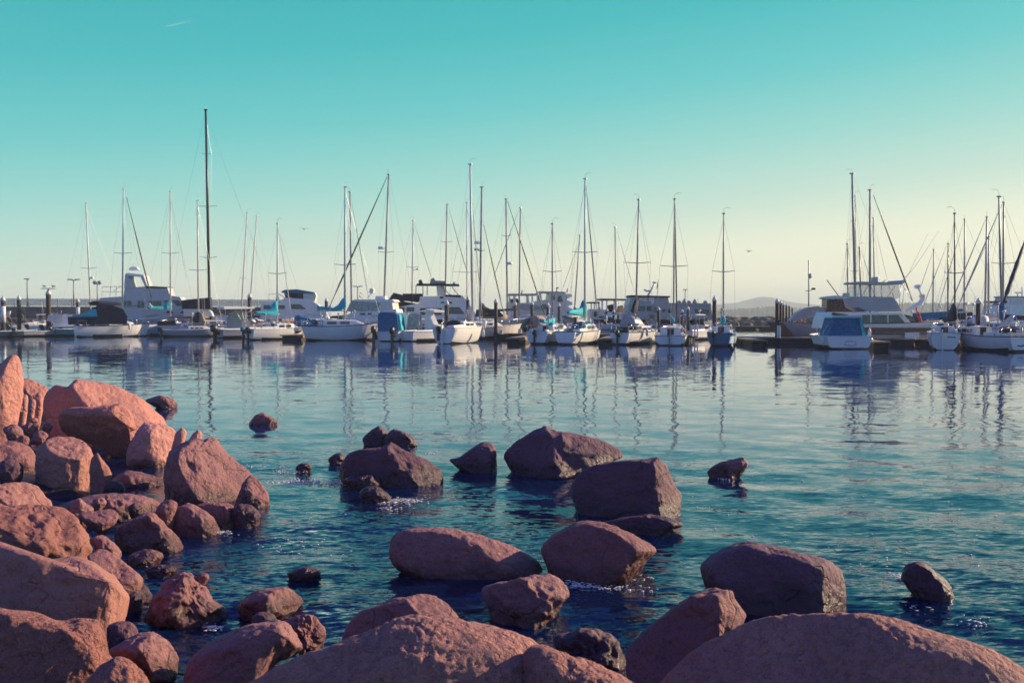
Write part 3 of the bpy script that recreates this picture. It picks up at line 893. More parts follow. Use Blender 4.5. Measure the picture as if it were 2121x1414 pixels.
# ------------------------------------------------------------------ boats
class Boat:
    """local axes: +Y toward the bow, +X to starboard, origin on the waterline under the stern"""

    def __init__(s, name, label, cat, px, py=None, h=20.0, d=None, group=None):
        p = on_water(px, py) if d is None else at_depth(px, HY + 10, d)
        p.z = 0
        s.h = R(h)
        s.p = p
        s.o = thing(name, label, cat, p, -s.h, group)
        s.M = Matrix.Translation(p) @ Matrix.Rotation(-s.h, 4, 'Z')
        s.I = s.M.inverted()
        s.cam = s.I @ Vector((0, 0, H))
        s.cabin_o = None

    def at(s, px, py, t=0.0):
        """local point seen at a photo pixel, as far away as the point t metres ahead of the stern"""
        Y = (s.M @ Vector((0, t, 0))).y
        return s.I @ at_depth(px, py, Y)

    def cp(s, px, py):
        """local point on the boat's centre plane"""
        q = s.I @ (Vector((0, 0, H)) + ray(px, py))
        r = q - s.cam
        return s.cam + r * (-s.cam.x / r.x)

    def side(s, px, py, x):
        q = s.I @ (Vector((0, 0, H)) + ray(px, py))
        r = q - s.cam
        return s.cam + r * ((x - s.cam.x) / r.x)

    # ---- hull
    def hull(s, L, B, F, m=WHITE, bt=0.75, rake=0.5, sheer=0.22, rail=None, depth=0.3, deckm=None, flare=0.0, tum=0.0, stern_rake=0.0, chine=False, band=None):
        s.L, s.B, s.F = L, B, F
        NS, NK = 16, 9
        rings, deck, edge_l, edge_r = [], [], [], []
        for i in range(NS):
            q = i / (NS - 1)
            f = bt + (1 - bt) * math.sin(math.pi / 2 * q / 0.45) if q < 0.45 else math.cos(math.pi / 2 * ((q - 0.45) / 0.55) ** 1.7)
            b = max(B / 2 * f, 0.02)
            zs = F * (1 + sheer * (q - 0.25) ** 2 * 1.8)
            zk = -depth * math.sin(math.pi * min(1, 0.12 + q * 0.9)) + (0.04 if not chine else -0.1)
            ring = []
            for k in range(NK):
                a = k / (NK - 1) * math.pi / 2
                if chine:
                    u_ = k / (NK - 1)
                    x = b * (1 - 0.10 * u_ / 0.6) if u_ < 0.6 else b * 0.90 * (1 - (u_ - 0.6) / 0.4)
                    z = zs + (0.12 - 0.0 - zs) * (u_ / 0.6) if u_ < 0.6 else 0.12 + (zk - 0.12) * ((u_ - 0.6) / 0.4)
                    x *= 1 - flare * u_ * (0.4 + q)
                else:
                    x = b * max(math.cos(a), 0) ** 0.62 * (1 - tum * (1 - math.sin(a)) * 0.5)
                    z = zs + (zk - zs) * math.sin(a) ** 1.25
                y = q * L - rake * (1 - max(z, -0.1) / zs) * q ** 3 + stern_rake * (z / zs) * (1 - q) ** 3
                ring.append((x, y, z))
            full = ring + [(-x, y, z) for x, y, z in ring[-2::-1]]
            rings.append(full)
            edge_r.append(ring[0])
            edge_l.append(full[-1])
            deck.append((ring[0], full[-1]))
        mb = MB()
        mb.loft(rings, close=False, caps=False)
        n = len(rings[0])
        mb.f.append(tuple(range(n)))          # transom
        s.hull_o = mb.build('hull', m, s.o)
        s.hull_o.data.materials.append(band or ANTIF)
        for p in s.hull_o.data.polygons:
            zc = sum(s.hull_o.data.vertices[i].co.z for i in p.vertices) / len(p.vertices)
            if zc < 0.17 and len(p.vertices) == 4:
                p.material_index = 1
        MB().prism([(x * 1.004, -0.006 + y, z) for x, y, z in rings[0] if z < 0.17] if sum(1 for q_ in rings[0] if q_[2] < 0.17) > 2 else [(-.3, -.01, .0), (.3, -.01, 0), (0, -.01, .06)], (0, .004, 0)).build('boot_stripe', band or ANTIF, s.o)
        # deck
        rows = []
        for (a, c) in deck:
            rows.append([(a[0] * k, a[1], a[2] - 0.05 + 0.04 * (1 - k * k)) for k in (0.985, 0.5, 0, -0.5, -0.985)])
        d_ = MB()
        d_.loft(rows, close=False, caps=False)
        s.deck_o = d_.build('deck', deckm or DECK, s.o)
        r_ = MB()
        r_.tube(edge_r + edge_l[::-1] + [edge_r[0]], 0.035, 5)
        s.rub = r_.build('rub_rail', rail or m, s.o)
        s.edge = edge_r
        return s

    def zdeck(s, t):
        q = t / s.L
        return s.F * (1 + 0.22 * (q - 0.25) ** 2 * 1.8) - 0.03

    def hb(s, t):
        e = s.edge
        i = min(max(int(t / s.L * (len(e) - 1)), 0), len(e) - 1)
        return e[i][0]

    # ---- trunk cabin with side windows and a companionway
    def cabin(s, t0, t1, wd, hgt, m=WHITE, win=3, slope=0.45, door=True, name='cabin', ports=False):
        z0 = s.zdeck((t0 + t1) / 2) - 0.08
        z1 = z0 + hgt + 0.08
        rings = []
        for q, kz in ((0, 1), (0.04, 1.03), (0.55, 1.04), (0.8, 0.93), (1.0, slope)):
            y = t0 + (t1 - t0) * q
            wq = wd * (1 - 0.55 * q ** 2.2)
            zz = z0 + (z1 - z0) * kz
            rings.append([(wq / 2, y, z0), (wq / 2 * .94, y, zz - .08), (wq / 2 * .8, y, zz), (0, y, zz + .05), (-wq / 2 * .8, y, zz), (-wq / 2 * .94, y, zz - .08), (-wq / 2, y, z0)])
        c = MB().loft(rings).build(name, m, s.o)
        s.cabin_o = c
        for sd_ in (1, -1):
            for k in range(win):
                q0, q1 = (0.10 + 0.62 * k / win), (0.10 + 0.62 * (k + 0.72) / win)
                P = []
                for q, zf in ((q0, .42), (q1, .42), (q1, .80), (q0, .80)):
                    wq = wd * (1 - 0.55 * q ** 2.2)
                    P.append((sd_ * (wq / 2 * (1 - .055 * zf) + 0.012), t0 + (t1 - t0) * q, z0 + (z1 - z0) * zf))
                MB().prism(P, (sd_ * 0.02, 0, 0)).build('window', GLASS, c)
        if door:
            MB().box((0.0, t0 - 0.015, z0 + (z1 - z0) * 0.52), (wd * 0.32, 0.03, (z1 - z0) * 0.86)).build('companionway', BLACK, c)
        s.ztop = z1
        return c

    def coaming(s, t0, t1, m=WHITE, hgt=0.28):
        z = s.zdeck(t0)
        for sd_ in (1, -1):
            P = [(sd_ * s.hb(t0) * .86, t0, z - .05), (sd_ * s.hb(t1) * .86, t1, z - .05), (sd_ * s.hb(t1) * .80, t1, z + hgt), (sd_ * s.hb(t0) * .80, t0, z + hgt * .7)]
            MB().prism(P, (-sd_ * 0.14, 0, 0)).build('coaming', m, s.o)
        MB().box((0, (t0 + t1) / 2, z + 0.0), (s.B * 0.42, (t1 - t0) * .94, 0.06)).build('cockpit_well', GREY, s.o)

    # ---- spars and rigging from photo pixels
    def mast(s, top, bot, t, r=0.07, m=ALU, spread=(), sp_m=None, head=True, base=None, radar=None):
        a, b = s.at(*bot, t), s.at(*top, t)
        s.mt, s.mtop, s.mbot = t, b, a
        if base is not None:
            a = a + (b - a) * ((base - a.z) / (b.z - a.z))
        mid = a.lerp(b, 0.6)
        s.mast_o = MB().tube([a, mid, b], [r, r, r * 0.72], 8).build('mast', m, s.o, True)
        ss = []
        for (py, hw) in spread:
            k = (py - bot[1]) / (top[1] - bot[1])
            cx_ = bot[0] + (top[0] - bot[0]) * k
            for sd_ in (-1, 1):
                c, e = s.at(cx_, py + 2, t), s.at(cx_ + sd_ * hw, py, t)
                MB().tube([c, e], [0.035, 0.025], 5).build('spreader', sp_m or GSPAR, s.mast_o)
                ss.append(e)
        if head:
            dx = 0.22 if random.random() < .5 else -0.22
            MB().tube([b, b + Vector((0, 0, 0.35)), b + Vector((dx, 0, 0.5)), b + Vector((dx * 2.2, 0.05, 0.46))], 0.012, 4).build('wind_vane', WIRE, s.mast_o)
            MB().box((b.x, b.y, b.z + .03), (r * 3.6, r * 2.6, .09), .8).build('mast_head', m, s.mast_o)
        if radar:
            for (rx, ry, sz) in radar:
                c = s.at(rx, ry, t - 0.1)
                MB().lathe((c.x, c.y, c.z - sz * .3), [(0.1 * sz, -.02), (sz * .5, 0), (sz * .55, sz * .28), (sz * .45, sz * .5), (sz * .1, sz * .56)], 10).tube([(c.x, c.y, c.z - .05), s.at(bot[0] + (top[0] - bot[0]) * ((ry - bot[1]) / (top[1] - bot[1])), ry + 2, t)], .04, 5).build('radar', WHITE, s.mast_o, True)
        s.spr = ss
        return s.mast_o

    def rig(s, fore=True, back=True, shroud=True, r=0.008):
        top = s.mtop
        if shroud:
            for sd_ in (-1, 1):
                e = Vector((sd_ * s.hb(s.mt) * .97, s.mt - .15, s.zdeck(s.mt)))
                pts = [top.lerp(s.mbot, .04)]
                pe = [p for p in s.spr if (p.x - s.mbot.x) * sd_ > 0]
                if pe:
                    pts.append(pe[0])
                MB().tube(pts + [e], r, 4).build('shroud', WIRE, s.o)
        if fore:
            MB().tube([top.lerp(s.mbot, .03), (0, s.L - .05, s.zdeck(s.L) + .05)], r, 4).build('forestay', WIRE, s.o)
        if back:
            MB().tube([top, (0, 0.05, s.zdeck(0) + .05)], r, 4).build('backstay', WIRE, s.o)

    def furl(s, a, b, r=0.05, m=GSPAR, t=None, lumpy=0.0):
        """a headsail rolled on its stay, from photo pixels"""
        A = s.mtop + (s.at(*a, s.mt) - s.at(*a, s.mt)) if False else s.at(*a, s.mt)
        B_ = s.at(*b, s.mt if t is None else t)
        n = 14
        pts, rad = [], []
        for i in range(n + 1):
            q = i / n
            pts.append(A.lerp(B_, q))
            k = 0.35 + 0.65 * min(1, q * 2.2) if q < .92 else 0.5
            rad.append(r * k * (1 + lumpy * math.sin(i * 2.3)))
        return MB().tube(pts, rad, 7).build('furled_sail', m, s.o, True)

    def boom(s, end, py_mast, m=ALU, r=0.055):
        k = (py_mast - s.mb_px[1]) / 1 if False else 0
        A = s.boom_at_mast
        E = s.boom_end
        return MB().tube([A, E], r, 7).build('boom', m, s.o, True)

    def cover(s, pts, m=TURQ, thick=0.26, sail_plane=True, boom=True):
        """sail cover over the boom; outline in photo pixels"""
        f = s.cp if (sail_plane and abs(math.degrees(s.h)) > 14) else (lambda x, y: s.at(x, y, s.mt - 1.0))
        P = [f(*p) for p in pts]
        nrm = Vector((1, 0, 0)) if f == s.cp else Vector((0, 1, 0))
        o = fix_normals(MB().puff(P, nrm * thick).build('sail_cover', m, s.o, True))
        if boom:
            lo = sorted(P, key=lambda p: p.z)
            ymin = min(P, key=lambda p: p.y if f == s.cp else p.x)
            a = Vector((0, s.mt, 0)) if f == s.cp else Vector((s.mbot.x, s.mt - 1, 0))
            zb = sum(p.z for p in lo[:2]) / 2 + 0.02
            MB().tube([(a.x, a.y, zb + .03), (ymin.x, ymin.y, zb)], 0.05, 7).build('boom', ALU, s.o, True)
        return o

    def canvas(s, pts, m, t=0.0, vec=(0, 0.5, 0), name='canvas_cover', puff=False, scale=1.0, parent=None):
        P = [s.at(x, y, t) for x, y in pts]
        mb = MB().puff(P, vec) if puff else MB().prism(P, vec, scale)
        return fix_normals(mb.build(name, m, parent or s.o, puff))

    def slab(s, pts, x0, x1, m, name, scale=1.0, parent=None, label=None):
        """profile in photo pixels read on the plane x=x0, carried across to x=x1 (for boats seen side-on)"""
        P = [s.side(px, py, x0) for px, py in pts]
        return fix_normals(MB().prism(P, (x1 - x0, 0, 0), scale).build(name, m, parent or s.o, label=label))

    def panes(s, rects, x, parent, m=GLASS, name='window', th=0.03):
        for r_ in rects:
            if len(r_) == 4 and not isinstance(r_[0], tuple):
                a, b, c, d = r_
                r_ = [(a, b), (c, b), (c, d), (a, d)]
            P = [s.side(px, py, x) for px, py in r_]
            sg = 1 if s.cam.x > x else -1
            fix_normals(MB().prism(P, (sg * th, 0, 0)).build(name, m, parent))

    def tubes(s, lines, r=0.02, m=CHROME, name='rail', t=None, x=None, n=5, parent=None):
        for ln in lines:
            P = [s.side(a, b, x) if x is not None else s.at(a, b, t or 0) for a, b in ln]
            MB().tube(P, r, n).build(name, m, parent or s.o, True)

    def pulpit(s, bow=True, stern=True, hgt=0.55, r=0.018):
        z = s.zdeck(s.L)
        L = s.L
        if bow:
            e = [p for p in s.edge if p[1] > L * .78]
            pts = [(p[0] * .92, p[1] - .1, p[2] + hgt) for p in e] + [(-p[0] * .92, p[1] - .1, p[2] + hgt) for p in e[::-1]]
            mb = MB().tube(pts, r, 5)
            for p in (e[0], e[len(e) // 2]):
                for sd_ in (1, -1):
                    mb.tube([(sd_ * p[0] * .92, p[1] - .1, p[2]), (sd_ * p[0] * .92, p[1] - .1, p[2] + hgt)], r, 5)
            mb.build('bow_pulpit', CHROME, s.o, True)
        if stern:
            b, zz = s.hb(0) * .9, s.zdeck(0)
            pts = [(b, .9, zz + hgt), (b, .1, zz + hgt), (-b, .1, zz + hgt), (-b, .9, zz + hgt)]
            mb = MB().tube(pts, r, 5)
            for (x, y) in ((b, .9), (b, .1), (-b, .1), (-b, .9)):
                mb.tube([(x, y, zz), (x, y, zz + hgt)], r, 5)
            mb.build('stern_rail', CHROME, s.o, True)

    def lifelines(s, t0, t1, n=4, hgt=0.5):
        for sd_ in (1, -1):
            mb = MB()
            pts = []
            for k in range(n):
                t = t0 + (t1 - t0) * k / (n - 1)
                b, z = s.hb(t) * .95, s.zdeck(t)
                mb.tube([(sd_ * b, t, z), (sd_ * b, t, z + hgt)], .014, 4)
                pts.append((sd_ * b, t, z + hgt))
            mb.tube(pts, .008, 4)
            mb.build('lifeline', CHROME, s.o)

    def outboard(s, x=0.3, tilt=0.0, k=1.0, m=BLACK, z=None):
        z = s.F * .82 if z is None else z
        o = MB()
        rg = []
        for zz, a, b in ((-.05, .10, .16), (0.0, .15, .24), (.22, .17, .27), (.36, .14, .22), (.42, .07, .12)):
            rg.append([(x + a * k * math.cos(q), -.30 * k + b * k * math.sin(q) - zz * tilt, z + zz * k) for q in [2 * math.pi * j / 10 for j in range(10)]])
        o.loft(rg)
        e = o.build('outboard_motor', m, s.o, True)
        l_ = MB().box((x, -.28 * k, z - .42 * k), (.12 * k, .2 * k, .85 * k), 1.1).box((x, -.13 * k, z - .12 * k), (.2 * k, .26 * k, .22 * k))
        l_.build('drive_leg', BLACK if m is not RUBBER else GREY, e)
        return e

    def rudder(s, x=0.0, m=WHITE, hgt=None):
        hgt = hgt or s.F
        MB().prism([(x - .03, -.06, hgt + .25), (x - .03, -.34, hgt + .2), (x - .03, -.42, -.3), (x - .03, -.1, -.3)], (.06, 0, 0)).build('rudder', m, s.o)

    def dodger(s, t0, t1, wd, hgt, m=NAVY, z=None):
        z = s.zdeck(t0) + .15 if z is None else z
        rings = []
        for y, k, f in ((t0, .95, 1), (t0 + .12 * (t1 - t0), 1.0, 1), (t0 + .6 * (t1 - t0), .9, .97), (t1, .3, .9)):
            rings.append([(wd / 2 * f * math.cos(q) if True else 0, y, z + hgt * k * (math.sin(q) ** .6 if math.sin(q) > 0 else 0)) for q in [math.pi * j / 10 for j in range(11)]])
        fix_normals(MB().loft(rings).build('dodger', m, s.o, True))

    def clutter(s, n=5, seed=None):
        """gear lying about the deck and cockpit"""
        g = random.Random(seed if seed is not None else int(abs(s.p.x * 37 + s.p.y * 11)))
        for k in range(n):
            t = g.uniform(.06, .88) * s.L
            x = g.uniform(-.7, .7) * s.hb(t)
            inside = s.cabin_o is not None and .3 * s.L < t < .78 * s.L and abs(x) < s.hb(t) * .6
            z = (s.ztop if inside else s.zdeck(t)) - .02
            q = g.random()
            m = g.choice([WHITE, CANV, TAN, NAVY, WHITE, GREY, TURQ, ORANGE, BLUE, RUBBER])
            if q < .25:
                a, d_ = g.uniform(.25, .6), g.uniform(.25, .5)
                MB().box((x, t, z + .12), (a, d_, .24), .85, b=.05).build('deck_bag', m, s.o)
            elif q < .45:
                MB().lathe((x, t, z), [(.08, 0), (.09, .06), (.06, .1), (.07, .2), (.04, .22)], 8).build('winch', CHROME, s.o, True)
            elif q < .6:
                e = 1 if x > 0 else -1
                xx = e * s.hb(t) * .93
                MB().tube([(xx, t - .2, z + .3), (xx, t - .16, z + .52), (xx, t + .16, z + .52), (xx, t + .2, z + .3)], .06, 6).build('horseshoe_buoy', g.choice([RUBBER, ORANGE]), s.o, True)
            elif q < .8:
                pts = [(x + .18 * math.cos(j), t + .18 * math.sin(j), z + .03 + .006 * j) for j in range(14)]
                MB().tube(pts, .025, 5).build('coiled_line', g.choice([TAN, WHITE, BLUE]), s.o, True)
            else:
                h_ = g.uniform(.7, 1.5)
                MB().tube([(x, t, z), (x, t, z + h_)], .03, 6).lathe((x, t, z + h_), [(.03, 0), (.12, .04), (.12, .14), (.03, .2)], 8).build('stern_light', g.choice([WHITE, GREY]), s.o, True)


G_SAIL = 'sailboats moored along the docks'
G_POWER = 'power boats moored along the docks'
G_BACK = 'sailboats on the far berths behind the front row'


SAILS = []


def sail(label, px, py, h, L, B, F, group=G_SAIL, d=None, **k):
    b = Boat('sailboat', label, 'sailboat', px, py, h, d, group)
    b.hull(L, B, F, **k)
    SAILS.append(b)
    return b


# ---- front row, in order along the dock -----------------------------------
b = sail('sailboat with dark canvas over its whole cockpit and a bare mast, pale transom', 157, 698, 52, 7.6, 1.95, 1.15, rail=NAVYP)
b.cabin(3.2, 6.0, 1.3, .42, win=3)
b.mast((256, 392), (253, 656), 3.6, .085, ALU, [(523, 19)])
b.rig(back=False)
b.furl((262, 408), (314, 618), .075, SPAR, t=5.5)
b.canvas([(140, 656), (233, 655), (233, 671), (141, 672)], NAVY, .2, (0.9, 1.2, 0), 'cockpit_cover')
b.canvas([(183, 657), (188, 640), (205, 631), (232, 640), (241, 657)], NAVY, 1.5, (0.8, .9, 0), 'dodger')
b.canvas([(146, 656), (182, 646), (186, 640), (190, 656)], TURQ, 1.0, (.4, .5, 0), 'canvas_side')
b.cover([(183, 626), (196, 623), (252, 626), (252, 632), (215, 634), (186, 632)], NAVY, .2)
b.pulpit()
b.tubes([[(227, 632), (252, 657)]], .04, ALU, 'boom_vang', t=3.2)

b = sail('sailboat with pale blue transom and short turquoise sail cover, horseshoe buoy on its rail', 288, 695, 45, 7.0, 1.9, 1.0, m=LBLUE, rail=WHITE)
b.cabin(2.6, 5.4, 1.3, .45)
b.coaming(.3, 2.4)
b.mast((353, 397), (353, 656), 3.2, .085, ALU, [(523, 18)])
b.rig()
b.furl((357, 420), (386, 575), .03, ALU, t=5)
b.cover([(305, 632), (318, 635), (338, 634), (351, 622), (356, 627), (356, 641), (320, 641), (306, 640)], TURQ, .26)
b.pulpit()
b.tubes([[(303, 640), (304, 631), (310, 629), (314, 634), (312, 640)]], .09, RUBBER, 'horseshoe_buoy', t=.3, n=7)
b.outboard(-.3, 0, .8)

b = sail('low grey sailboat with a brown wrapped boom standing on end at its mast', 338, 697, 68, 6.2, 1.9, .72, m=GREY, rail=WHITE)
b.cabin(2.5, 4.8, 1.2, .35)
b.mast((409, 416), (411, 652), 4.4, .085, ALU, [(442, 4), (558, 20)])
b.rig(back=False)
b.canvas([(404, 662), (410, 645), (415, 648), (424, 668), (420, 676), (402, 674)], TAN, 3.6, (.3, .5, 0), 'sail_cover', puff=True)
b.canvas([(400, 666), (407, 648), (411, 646), (409, 668)], NAVY, 3.3, (.2, .3, 0), 'boom_wrap', puff=True)
b.canvas([(328, 668), (336, 663), (360, 663), (362, 674), (330, 674)], NAVY, 1.0, (.5, .6, 0), 'cockpit_cover', puff=True)
b.outboard(.1, .2, .9)
b.pulpit(stern=False)

b = Boat('center_console_boat', 'open fishing boat with flat white hardtop and a single large black outboard', 'motorboat', 455, 700, 48, None, G_POWER)
b.hull(6.6, 2.2, .82, m=GREY, rail=WHITE, chine=True)
b.coaming(.3, 4.0, hgt=.2)
b.outboard(-.15, .25, 1.55)
b.slab([(464, 635), (527, 636), (528, 639), (464, 640)], .8, -.8, WHITE, 'hardtop')
b.tubes([[(467, 639), (467, 672)], [(486, 641), (499, 662)], [(500, 640), (507, 672)], [(509, 640), (508, 672)], [(522, 641), (509, 650)]], .045, WHITE, 'hardtop_post', t=2.2)
b.canvas([(470, 664), (474, 648), (494, 643), (500, 660), (498, 668)], VINYL, 3.0, (.3, .5, 0), 'windshield')
b.canvas([(470, 690), (470, 664), (500, 664), (500, 690)], GREY, 2.6, (.2, .9, 0), 'console')

b = sail('stubby sailboat with twin blue outboards and turquoise sail cover, sunlit cabin', 516, 704, 42, 6.8, 2.1, .98, rail=WHITE)
b.cabin(2.6, 5.2, 1.45, .5, win=2)
b.coaming(.3, 2.5)
b.mast((575, 463), (574, 667), 3.3, .08, ALU, [(565, 19)])
b.rig(back=False)
b.furl((577, 472), (603, 650), .035, ALU, t=6)
b.cover([(527, 645), (545, 646), (560, 640), (570, 625), (574, 623), (576, 652), (552, 652), (528, 650)], TURQ, .3)
b.outboard(-.55, .1, .95, BLUE)
b.outboard(.25, .1, .95, NAVY)
b.pulpit()
b.lifelines(2.5, 5.5)

b = sail('white sailboat lying side-on with a dark sheer stripe and a long turquoise sail cover', 634, 705, 77, 6.9, 2.1, 1.28, rail=NAVYP, m=WHITE, rake=1.0, stern_rake=-.45, sheer=.3)
b.cabin(1.5, 5.2, 1.5, .55, win=2)
b.mast((715, 388), (714, 662), 3.6, .1, ALU, [(547, 22)])
b.rig(back=False)
b.cover([(656, 634), (672, 635), (690, 638), (703, 630), (712, 616), (717, 620), (717, 636), (705, 644), (690, 645), (672, 642), (657, 642)], TURQ, .34)
b.tubes([[(630, 672), (630, 650), (655, 652), (682, 650)], [(637, 672), (637, 654)], [(648, 672), (651, 652)], [(680, 670), (680, 648)]], .022, CHROME, 'stern_rail', x=.6)
b.canvas([(663, 674), (666, 664), (680, 661), (698, 663), (702, 674)], WHITE, .9, (.1, .5, 0), 'coaming_box')
b.pulpit(stern=False)

b = Boat('canvas_topped_boat', 'motorboat with a tall dark blue canvas box over the cockpit and twin black outboards', 'motorboat', 803, 707, 12, None, G_POWER)
b.hull(6.6, 2.65, .85, m=WHITE, rail=LBLUE, chine=True)
b.canvas([(782, 687), (783, 652), (787, 646), (818, 647), (822, 652), (826, 686)], BLUE, .6, (.15, 2.4, 0), 'canvas_cover', scale=.94)
b.canvas([(822, 686), (819, 648), (827, 652), (832, 684)], TURQ, .75, (.02, .5, 0), 'canvas_side')  # lighter canvas paints the sunlit side of the blue box
b.cabin(3.2, 5.4, 1.7, .5, door=False)
b.outboard(-1.15, .0, 1.35, z=.8)
b.outboard(.55, .0, 1.35, z=.72)
b.pulpit(stern=False)

b = Boat('walkaround_boat', 'low white fishing boat with an upright white windshield frame beside the blue canvas box', 'motorboat', 842, 707, 40, None, G_POWER)
b.hull(6.2, 2.3, .85, m=WHITE, rail=LBLUE, chine=True)
b.coaming(.3, 2.8, hgt=.18)
b.canvas([(879, 684), (881, 645), (887, 642), (889, 650), (900, 676), (902, 684)], WHITE, 3.4, (.12, .5, 0), 'windshield_frame')
b.canvas([(878, 646), (881, 640), (900, 643), (899, 647)], WHITE, 2.9, (.1, 1.2, 0), 'hardtop')
b.canvas([(842, 684), (846, 650), (866, 648), (868, 684)], VINYL, 3.0, (.1, .3, 0), 'windshield')
b.tubes([[(842, 684), (846, 645)], [(868, 684), (868, 644)], [(846, 646), (882, 644)]], .04, WHITE, 'post', t=2.8)
b.cabin(3.4, 5.4, 1.4, .5, door=False)

b = sail('nearly stern-on white sailboat with sunlit side, tilted pale rudder and black outboard', 919, 712, 24, 6.6, 2.25, 1.28, rail=CREAM, bt=.9, sheer=.12)
b.cabin(2.2, 5.4, 1.5, .42, win=2)
b.coaming(.2, 2.2, CREAM)
b.mast((974, 341), (979, 664), 4.2, .10, ALU, [(578, 3)])
b.rig()
b.furl((976, 392), (1000, 668), .04, ALU, t=6.5)
b.rudder(-.02)
b.outboard(-.35, -.1, .95)
b.dodger(1.7, 2.6, 1.3, .5)
b.pulpit(stern=False)
b.lifelines(2.2, 5.6)
b.canvas([(1000, 676), (1004, 663), (1007, 665), (1003, 682)], RUBBER, 6.4, (.1, .2, 0), 'bow_roller', puff=True)

b = sail('small sailboat with rounded grey transom and turquoise-wrapped boom low over the cockpit', 1112, 713, 20, 6.3, 1.95, .98, bt=.92, rail=WHITE)
b.cabin(2.2, 4.8, 1.4, .5)
b.coaming(.2, 2.1)
b.mast((1144, 464), (1144, 656), 3.2, .065, GSPAR, [(561, 19)])
b.rig()
b.cover([(1117, 660), (1130, 661), (1146, 659), (1149, 657), (1147, 676), (1138, 671), (1120, 668)], TURQ, .3)
b.outboard(-.12, 0, .9)
b.pulpit()

b = sail('sailboat with boxy transom, blue dodger and a pleated turquoise sail cover', 1170, 714, 26, 7.4, 1.85, 1.0, bt=.92, rail=NAVYP)
b.cabin(2.8, 6.2, 1.35, .55, win=2)
b.coaming(.2, 2.7)
b.mast((1212, 371), (1211, 664), 3.5, .085, ALU, [(521, 26)])
b.rig(fore=False)
b.furl((1214, 386), (1238, 660), .06, GSPAR, t=7)
b.cover([(1175, 646), (1180, 643), (1196, 640), (1206, 636), (1211, 620), (1215, 636), (1213, 658), (1200, 654), (1184, 651), (1176, 650)], TURQ, .3)
b.canvas([(1182, 684), (1187, 668), (1207, 667), (1203, 684)], BLUE, 2.2, (.15, .8, 0), 'dodger')
b.pulpit()
b.lifelines(2.8, 6.4)

b = sail('sailboat with round pale transom, navy trim and a black canvas dodger', 1283, 714, 32, 7.2, 1.8, .95, bt=.9, rail=NAVYP)
b.cabin(2.8, 5.8, 1.3, .45)
b.coaming(.2, 2.7, NAVYP)
b.mast((1323, 414), (1317, 660), 3.4, .075, GSPAR, [(543, 28)])
b.rig()
b.cover([(1308, 646), (1313, 630), (1317, 620), (1321, 622), (1319, 642), (1312, 648)], NAVY, .25, boom=False)
b.canvas([(1288, 690), (1292, 678), (1316, 677), (1321, 690)], NAVY, 1.8, (.2, .9, 0), 'dodger', puff=False)
b.outboard(-.05, 0, .9)
b.pulpit()
b.canvas([(1335, 696), (1336, 682), (1346, 681), (1350, 694)], WHITE, 5.6, (.2, .4, 0), 'deck_box')

b = sail('wide shallow sailboat with an open dark companionway and a scrap of turquoise cover', 1388, 716, 10, 6.8, 2.5, .72, bt=.9, rail=GREY)
b.cabin(2.0, 5.0, 1.6, .62)
b.coaming(.2, 2.0)
b.mast((1397, 413), (1395, 668), 3.2, .06, GSPAR, [(550, 29)])
b.rig(fore=False)
b.furl((1398, 424), (1402, 668), .06, SPAR, t=3.4)
b.cover([(1386, 656), (1390, 654), (1397, 660), (1398, 667), (1393, 668), (1388, 662)], TURQ, .3, boom=False)
b.rudder(-.05, BLACK, .6)
b.pulpit()
b.lifelines(2.0, 5.5)

b = sail('small bright blue sailboat with a pale patch on its quarter', 1491, 717, 14, 6.4, 2.15, .95, m=BHULL, bt=.85, rail=BHULL)
b.cabin(2.0, 4.8, 1.4, .5)
b.coaming(.2, 2.0, WHITE)
b.mast((1499, 443), (1498, 662), 3.0, .062, GSPAR, [(561, 23)])
b.rig(fore=False)
b.cover([(1492, 668), (1493, 656), (1498, 652), (1503, 658), (1502, 668), (1498, 676), (1495, 672)], TURQ, .35, boom=False)
b.outboard(-.45, .2, .85)
b.pulpit()
b.slab([(1510, 711), (1513, 696), (1526, 696), (1522, 710)], .98, 1.06, LBLUE, 'quarter_panel')

b = Boat('cabin_cruiser', 'cabin cruiser seen stern-on with a sloped dark blue canvas back and curved dark name', 'motorboat', 1760, 723, 3, None, G_POWER)
b.hull(7.4, 3.15, .86, m=WHITE, bt=.96, rail=WHITE, chine=True, flare=.16, sheer=.1)
b.canvas([(1716, 697), (1728, 656), (1731, 654), (1781, 654), (1784, 657), (1796, 697)], BLUE, .35, (0, 2.6, 0), 'canvas_cover', scale=.97)
b.canvas([(1723, 658), (1726, 653), (1783, 653), (1786, 658)], LBLUE, .25, (0, 2.8, 0), 'hardtop')
b.canvas([(1786, 694), (1781, 662), (1784, 660), (1793, 697)], TURQ, .2, (0, .12, 0), 'canvas_side')
b.cabin(3.2, 6.2, 2.2, .6, door=False)
b.tubes([[(1704, 700), (1706, 686), (1713, 676), (1720, 674)], [(1798, 697), (1804, 700), (1810, 706)]], .03, CHROME, 'grab_rail', t=.6)
for k, ch in enumerate('EDDRA'):
    q = (k - 2) / 2
    tcu = bpy.data.curves.new('name_letter', 'FONT')
    tcu.body = ch
    tcu.size = .17
    tcu.align_x = 'CENTER'
    tcu.extrude = .004
    to = bpy.data.objects.new('name_letter', tcu)
    COL.objects.link(to)
    me_ = bpy.data.meshes.new_from_object(to)
    bpy.data.objects.remove(to)
    me_.materials.append(mat('faded_lettering', (.10, .14, .22), .6))
    to = bpy.data.objects.new('name_letter', me_)
    COL.objects.link(to)
    to.parent = b.o
    to.location = (.05 + q * .30, -.018, .50 - .05 * q * q)
    to.rotation_euler = (math.pi / 2, q * .35, 0)
